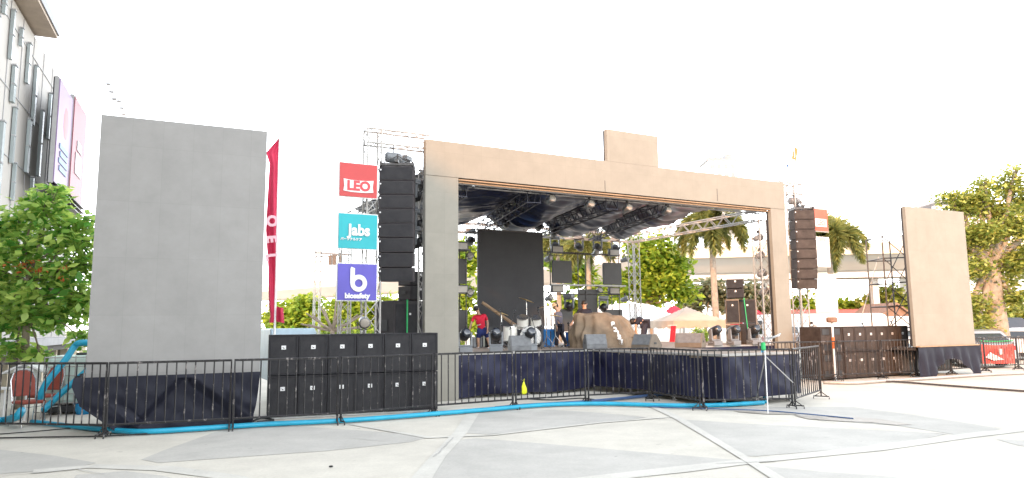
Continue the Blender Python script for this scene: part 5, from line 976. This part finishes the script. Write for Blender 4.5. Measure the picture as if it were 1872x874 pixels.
# ================================================================ LEFT CORNER
def chair(label, px, py, Y, rz, first=None):
    g = gnd(px, py)
    t = thing('banquet_chair', label, 'chair', (g.x, g.y, 0), R(rz), 'two chairs behind the barrier')
    mb = MB(); mb.box((0, 0, .44), (.42, .42, .06)); mb.build('seat', M['seat'], t, bevel=.025)
    P = [(-.19, 0), (-.20, .28), (-.15, .42), (-.06, .47), (.06, .47), (.15, .42), (.20, .28), (.19, 0)]; mb = MB(); mb.prism([(x, .19 + z * .22, .54 + z) for x, z in P], (0, .05, .0)); mb.build('backrest', M['seat'], t, bevel=.015)
    mb = MB(); mb.tube([(-.2, .19, .40)] + [(x * 1.06, .215 + z * .22, .54 + z * 1.03) for x, z in P] + [(.2, .19, .40)], .013, 6); mb.build('back_frame', M['chrome'], t)
    for sx in (-1, 1):
        mb = MB(); mb.tube([(sx * .18, -.18, .42), (sx * .20, -.22, 0)], .012, 5); mb.build('leg', M['chrome'], t); mb = MB(); mb.tube([(sx * .19, .19, .42), (sx * .2, .27, 0)], .012, 5); mb.build('leg', M['chrome'], t)
    mb = MB()
    for sx in (-1, 1): mb.tube([(sx * .19, -.2, .22), (sx * .195, .22, .22)], .009, 5)
    mb.build('stretcher', M['chrome'], t)
chair('brown padded chair at far left, nearer one, turned sideways', 50, 779, 0, 58); chair('brown padded chair at far left, behind the nearer one', 76, 764, 0, -12)
g = gnd(118, 758); t = thing('water_tank', 'caged white plastic water tank behind the barrier at left', 'water tank', (g.x, g.y + .5, 0), R(18)); W_, D_, H_ = 1.15, 1.0, 1.0
mb = MB(); mb.box((0, 0, .12), (W_, D_, .14)); mb.build('pallet', M['plastic'], t)
mb = MB(); mb.box((0, 0, .22 + H_ / 2), (W_ - .06, D_ - .06, H_)); tk = mb.build('tank', M['tank'], t, bevel=.08); mb = MB(); mb.lathe([(.12, 0), (.12, .05)], (0, 0, .22 + H_), None, 14); mb.build('cap', M['plastic'], tk)
mb = MB()
for i in range(6):
    z = .24 + i * .19; mb.tube([(-W_ / 2, -D_ / 2, z), (W_ / 2, -D_ / 2, z), (W_ / 2, D_ / 2, z), (-W_ / 2, D_ / 2, z), (-W_ / 2, -D_ / 2, z)], .011, 5)
for i in range(7): x = -W_ / 2 + W_ * i / 6; mb.tube([(x, -D_ / 2 - .008, .2), (x, -D_ / 2 - .008, 1.22)], .010, 5)
for i in range(6): y = -D_ / 2 + D_ * i / 5; mb.tube([(W_ / 2 + .008, y, .2), (W_ / 2 + .008, y, 1.22)], .010, 5)
mb.build('cage', M['aluw'], t)
mb = MB(); mb.box((.38, -D_ / 2 - .02, .62), (.30, .02, .3)); mb.build('label_plate', M['aluw'], t)
g = gnd(152, 757); t = thing('bucket', 'small blue tub on the ground beside the left screen base', 'tub', tuple(g)); mb = MB(); mb.lathe([(.13, 0), (.18, .2), (.19, .22), (.17, .2), (.12, .02)], (0, 0, 0), None, 16); mb.build('tub', M['tub'], t, smooth=True); mb = MB(); mb.tube([(-.18, 0, .2), (0, 0, .3), (.18, 0, .2)], .008, 5); mb.build('handle', M['steel'], t)
g = gnd(15, 768); t = thing('metal_table', 'white tube framed small table at the far left edge', 'table', tuple(g)); mb = MB(); mb.box((0, 0, .62), (.9, .4, .03)); mb.build('table_top', M['white'], t)
for sx in (-.42, .0, .42): mb = MB(); mb.tube([(sx, -.15, 0), (sx, -.15, .61)], .02, 6); mb.build('leg', M['white'], t)
p = at(50, 682, 15.6); t = thing('birdhouse', 'white sign box with slanted lid fixed by the tree trunk', 'box', tuple(p - Vector((0, 0, .25)))); mb = MB(); mb.box((0, 0, .2), (.42, .25, .32)); mb.build('body', M['white'], t); mb = MB(); mb.box((-.2, 0, .36), (.5, .35, .04), RY(-24)); mb.box((.28, 0, .36), (.45, .35, .04), RY(24)); mb.build('lid', M['white'], t); mb = MB(); mb.tube([(0, .1, 0), (0, .1, -p.z + .25)], .02, 5); mb.build('post', M['white'], t)
# truck parts between screen and subs
g = gnd(470, 757); t = thing('flatbed_truck', 'pale blue truck cab corner glimpsed between left screen base and subwoofers', 'truck', (g.x + .1, g.y + 1.6, 0), R(27))
mb = MB(); mb.prism([(-.4, 0, .55), (.75, 0, .55), (.75, 0, 1.3), (.6, 0, 1.75), (-.4, 0, 1.75)], (0, 1.6, 0)); c = mb.build('cab', mat('cab_blue', (.36, .48, .56), .4, .1), t, bevel=.03); mb = MB(); mb.box((.2, -.012, 1.4), (.7, .02, .4)); mb.build('window', M['dglass'], c)
mb = MB(); mb.lathe([(.2, -.1), (.36, -.09), (.36, .09), (.2, .1)], (.1, .1, .37), RX(90), 16); mb.build('wheel', M['rubber'], t)
mb = MB(); mb.tube([(.1, -.8, .05), (.34, -.7, .95)], .03, 6); mb.box((.1, -.8, .025), (.3, .2, .04)); mb.box((-.02, -.7, .12), (.22, .3, .2)); mb.build('outrigger', M['aluw'], t)
# ================================================================ VEHICLES, TENTS, BANNER
def car(name, label, px, py, Y, rz, L, W, H, m, van=False, grp='vehicles parked behind the stage'):
    g = at(px, py, Y); t = thing(name, label, 'van' if van else 'car', (g.x, Y, 0), R(rz), grp); h0 = .28
    if van: prof = [(-.5, h0), (.5, h0), (.5, H * .45), (.44, H * .55), (.34, H * .97), (.30, H), (-.47, H), (-.5, H * .95)]
    else: prof = [(-.5, h0), (.5, h0), (.5, H * .48), (.47, H * .56), (.27, H * .64), (.12, H * .97), (.05, H), (-.28, H), (-.36, H * .96), (-.47, H * .66), (-.5, H * .6)]
    n = len(prof); vs = []
    for s, ins in ((-1, 0), (1, 0)):
        for x, z in prof: k = max(0, (z - H * .6) / (H * .4)); vs.append((x * L, s * (W / 2 - .14 * k), z))
    mb = MB(); mb.add(vs, [tuple(range(n)), tuple(range(2 * n - 1, n - 1, -1))] + [((i + 1) % n, i, n + i, n + (i + 1) % n) for i in range(n)]); b = mb.build('body', M[m], t, bevel=.04, smooth=False)
    zb, zt = (H * .50, H * .78) if van else (H * .62, H * .92); mb = MB()
    for s in (-1, 1):
        y0, y1 = s * (W / 2 + .008 - .14 * .05), s * (W / 2 + .012 - .14 * .8)
        for xa_, xb_ in (((-.44, -.2), (-.18, .06), (.08, .33)) if van else ((-.33, -.12), (-.10, .14))):
            mb.add([(xa_ * L, y0, zb), (xb_ * L, y0, zb), ((xb_ - .01) * L, y1, zt), (xa_ * L + .03, y1, zt)], [(0, 1, 2, 3)])
    mb.build('window', M['dglass'], t)
    mb = MB()
    if van: mb.box((.425 * L, 0, H * .68), (.04, W * .76, H * .30), RY(-14)); rw = MB(); rw.box((-.5 * L - .01, 0, H * .75), (.03, W * .72, H * .26)); rw.build('rear_window', M['dglass'], t)
    else: mb.add([(.275 * L, -W * .4, H * .66), (.275 * L, W * .4, H * .66), (.13 * L + .02, W * .34, H * .95), (.13 * L + .02, -W * .34, H * .95)], [(0, 1, 2, 3)]); rw = MB(); rw.add([(-.475 * L, -W * .4, H * .68), (-.475 * L, W * .4, H * .68), (-.365 * L, W * .34, H * .94), (-.365 * L, -W * .34, H * .94)], [(0, 1, 2, 3)]); rw.build('rear_window', M['dglass'], t)
    mb.build('windscreen', M['dglass'], t)
    for x in (-.31, .31):
        for s in (-1, 1): mb = MB(); mb.lathe([(.2, -.11), (.31, -.10), (.32, .09), (.2, .11)], (x * L, s * (W / 2 - .1), .32), RX(90), 18); wh = mb.build('wheel', M['rubber'], t); mb = MB(); mb.lathe([(.19, -.118), (.19, .118)], (x * L, s * (W / 2 - .1), .32), RX(90), 12); mb.build('rim', M['alu'], wh)
    for s in (-1, 1):
        mb = MB(); mb.box((-.5 * L - .005, s * W * .40, H * .52), (.04, .22, .16)); mb.build('tail_light', M['tail'], t); mb = MB(); mb.box((.497 * L, s * W * .38, H * .46), (.05, .28, .12)); mb.build('headlight', M['lampglass'], t)
    mb = MB(); mb.box((0, 0, h0 - .02), (L * 1.01, W * .96, .16)); mb.build('bumper', M['plastic'], t); return t
car('parked_van', 'white van with dark windows seen just right of the right pillar', 1478, 620, 31, 12, 5.2, 1.95, 2.12, 'carw', True)
car('parked_van', 'white van roof showing above the left end of the right subwoofers', 1540, 620, 36, 8, 5.4, 1.95, 2.2, 'carw', True)
car('parked_van', 'white van roof showing above the middle of the right subwoofers', 1640, 620, 38, -6, 5.4, 1.95, 2.05, 'carw', True)
car('parked_van', 'dark van under the feathery tree at right', 1798, 620, 36, 5, 4.6, 1.95, 1.9, 'card', True)
car('parked_car', 'silver car parked behind the barriers left of the red banner', 1748, 640, 29, 96, 4.3, 1.72, 1.42, 'cars')
car('parked_car', 'white car at the far right edge behind the barriers', 1915, 640, 33, 20, 4.3, 1.75, 1.42, 'carw')
car('parked_car', 'pale car seen between right pillar and truss tower, low', 1485, 640, 27.5, 80, 4.2, 1.7, 1.35, 'cars')
# red banner
a, b = gnd(1796, 672), gnd(1856, 668); Yb = 26.6; p0 = at(1797, 665, Yb); p1 = at(1857, 663, Yb); zt = at(1827, 629, Yb).z; t = thing('vinyl_banner', 'red vinyl banner stretched low between posts at far right', 'banner', (p0.x, Yb, 0))
L_ = p1.x - p0.x; mb = MB(); mb.grid(lambda a_, b_: Vector((a_ * L_, .05 * math.sin(a_ * 9) + .06 * noise.noise(Vector((a_ * 4, b_ * 3, 1))), .18 + (zt - .18) * b_ - .04 * math.sin(a_ * math.pi) * b_)), 24, 8); mb.build('banner', M['red'], t, smooth=True)
mb = MB(); mb.prism([(L_ * .05, -.1, .42), (L_ * .3, -.1, .30), (L_ * .6, -.1, .33), (L_ * .42, -.1, .45), (L_ * .2, -.1, .6)], (0, .01, 0)); mb.box((L_ * .52, -.1, .62), (.14, .012, .2)); mb.build('print', M['signwhite'], t)
for x in (0, L_): mb = MB(); mb.tube([(x, .05, 0), (x, .05, zt + .05)], .025, 6); mb.build('post', M['steel'], t)
mb = MB(); mb.tube([(0, .05, zt + .12), (L_ * .5, .05, zt + .09), (L_, .05, zt + .12)], .02, 5); mb.build('cord', M['green'], t)
# tents
def tent(name, label, pxc, Y, pxw, yeave, ypeak, m, legs=True, depth=None, flat=False, grp='canopy tents behind the stage', drop=.28):
    c = at(pxc, 600, Y); W = pxw * Y / FPX; D = depth or W; ze = at(pxc, yeave, Y).z; zp = at(pxc, ypeak, Y + D / 2).z; t = thing(name, label, 'tent', (c.x, Y + D / 2, 0), R(8), grp)
    def f(a, b):
        x, y = (a - .5) * 2, (b - .5) * 2; r_ = max(abs(x), abs(y)); z = zp - (zp - ze) * (r_ ** (1.0 if not flat else 2.2)) - .07 * (zp - ze) * math.sin(math.pi * r_) * (1 if not flat else -2)
        return Vector((x * W / 2, y * D / 2, z))
    mb = MB(); mb.grid(f, 20, 20); mb.build('canopy', M[m], t, smooth=flat)
    mb = MB()
    def v(a, b):
        s = a * 4; i = int(min(3, s)); q = s - i; P = [(-1, -1), (1, -1), (1, 1), (-1, 1), (-1, -1)]; x = P[i][0] + (P[i + 1][0] - P[i][0]) * q; y = P[i][1] + (P[i + 1][1] - P[i][1]) * q
        return Vector((x * W / 2 * 1.003, y * D / 2 * 1.003, ze - drop * (1 - b) * (1 + .12 * math.sin(a * 120))))
    mb.grid(v, 96, 1); mb.build('valance', M[m], t)
    for sx in (-1, 1):
        for sy in (-1, 1): mb = MB(); mb.tube([(sx * W / 2 * .98, sy * D / 2 * .98, 0), (sx * W / 2 * .98, sy * D / 2 * .98, ze)], .03, 6); mb.build('leg', M['white'], t)
    return t
tent('canopy_tent', 'cream sunlit pointed canopy tent right of the bent person', 1274, 27.5, 106, 586, 560, 'tentc', depth=3.0)
tent('marquee_tent', 'big white marquee behind the tan cover and the back tower', 1165, 34, 140, 590, 557, 'tent', depth=6, flat=True)
tent('canopy_tent', 'red pointed canopy tent between the white marquee and the cream tent', 1245, 36, 46, 578, 557, 'tentr', depth=3)
tent('canopy_tent', 'red canopy tent just left of the front right tower', 1398, 31, 50, 592, 560, 'tentr', depth=2.6)
tent('marquee_tent', 'white marquee corner behind the legs of the man in grey', 1010, 34, 60, 585, 560, 'tent', depth=4)
tent('marquee_tent', 'long white flat marquee behind the vans at the right', 1560, 44, 150, 590, 578, 'tent', depth=5, flat=True)
p = at(1220, 620, 27); t = thing('red_curtain', 'red curtain hanging at the left leg of the cream tent', 'curtain', (at(1227, 620, 27.3).x, 27.3, 0)); mb = MB(); mb.grid(lambda a_, b_: Vector((-.12 * (1 - b_) + a_ * .2, .04 * math.sin(a_ * 12), .7 + 1.0 * b_)), 8, 8); mb.build('cloth', M['tentr'], t, smooth=True); mb = MB(); mb.tube([(-.1, .05, 1.72), (.25, .05, 1.72)], .015, 5); mb.tube([(.1, .05, 0), (.1, .05, 1.72)], .015, 5); mb.build('rod', M['white'], t)
# dealer table / red things behind left of cream tent
p = at(1200, 620, 28.5); t = thing('booth_table', 'small booth table with a red and white cloth left of the cream tent', 'table', (p.x, 28.5, 0)); mb = MB(); mb.grid(lambda a_, b_: Vector((a_ * 1.3 - .65, -.3 + .03 * math.sin(a_ * 30), .35 + .6 * b_)), 30, 4); mb.build('table_cloth', M['tentr'], t, smooth=True); mb = MB(); mb.box((0, 0, .96), (1.34, .62, .04)); mb.build('table_top', M['white'], t)
for sx in (-.6, .6): mb = MB(); mb.tube([(sx, 0, 0), (sx, 0, .95)], .02, 5); mb.build('leg', M['white'], t)
# topiary
p = at(1280, 610, 26.5); t = thing('topiary', 'round clipped green bush under the cream tent', 'bush', (p.x, 26.5, 0)); zc_ = p.z; mb = MB(); mb.tube([(0, 0, 0), (0, 0, zc_)], .05, 7); mb.build('trunk', M['bark'], t); leaf_cloud([((0, 0, zc_ - .05), .36, .75)], 420, .09, spread=.1).build('crown', LF['a'], t)
# hedge
hx0, hx1 = at(1380, 600, 46).x, at(1900, 600, 46).x
t = tag(leaf_cloud([((hx0 + (hx1 - hx0) * i / 16, 46 + random.uniform(-.5, .5), .9), 1.0, .9) for i in range(17)], 2200, .3, spread=.4).build('hedge', LF['b']), 'low sunlit hedge running behind the parked vans at the right', 'hedge')
hx0, hx1 = at(455, 600, 48).x, at(820, 600, 48).x
t = tag(leaf_cloud([((hx0 + (hx1 - hx0) * i / 14, 48 + random.uniform(-.5, .5), .9), 1.1, .9) for i in range(15)], 2200, .3, spread=.4).build('hedge', LF['b']), 'low sunlit hedge behind the left subwoofer stack', 'hedge')
# small flag high up on a distant pole
Y = 60; p = at(1462, 300, Y); q = at(1484, 262, Y); t = thing('flagpole', 'thin pale pole with a limp flag, above the right line array', 'flagpole', (at(1472, 600, Y).x, Y, 0)); x0 = at(1472, 600, Y).x
mb = MB(); mb.tube([(0, 0, 0), (0, 0, at(1470, 264, Y).z)], .035, 6); mb.build('pole', M['white'], t)
zt = at(1470, 266, Y).z
mb = MB(); mb.grid(lambda a_, b_: Vector((-.02 + .35 * a_ * (1 - b_ * .0) - .0 - .25 * (1 - b_), .08 * math.sin(a_ * 6), zt - 1.1 * (1 - b_) - .35 * a_)), 8, 8); mb.build('flag', M['orange'], t, smooth=True)
mb = MB(); mb.grid(lambda a_, b_: Vector((-.27 + .25 * a_ - .45 * (1 - b_), .08 * math.sin(a_ * 6), zt - 1.1 - .5 * (1 - b_) - .2 * a_)), 8, 4); mb.build('flag_stripe', M['signwhite'], t, smooth=True)
mb = MB(); mb.grid(lambda a_, b_: Vector((-.72 + .2 * a_ - .1 * (1 - b_), .08 * math.sin(a_ * 6), zt - 1.6 - .25 * (1 - b_) - .1 * a_)), 8, 4); mb.build('flag_stripe', M['dkblue'], t, smooth=True)

# white light stand before the right subwoofers
g = gnd(1528, 696); t = thing('light_stand', 'thin rusty white pole with a brown lamp box before the right subwoofers', 'stand', tuple(g)); zt = at(1521, 590, g.y).z; dx = at(1521, 590, g.y).x - g.x
mb = MB(); mb.tube([(0, 0, 0), (dx, 0, zt)], .03, 7); mb.build('pole', M['white'], t); mb = MB(); mb.tube([(dx * .55, 0, zt * .55), (dx * .75, 0, zt * .75)], .045, 7); mb.build('clamp', M['orange'], t)
mb = MB(); mb.lathe([(.10, 0), (.14, .03), (.14, .14), (.1, .17)], (dx, 0, zt), None, 12, 1.2); mb.build('lamp', M['iron'], t)

g = gnd(605, 855); tag(MB().lathe([(.012, 0), (.024, .008), (.018, .018), (.003, .022)], tuple(g + Vector((0, 0, .006))), None, 8, 1.3, .9).build('pebble', M['rubber']), 'single dark pebble lying on the pale paving in the foreground', 'pebble')
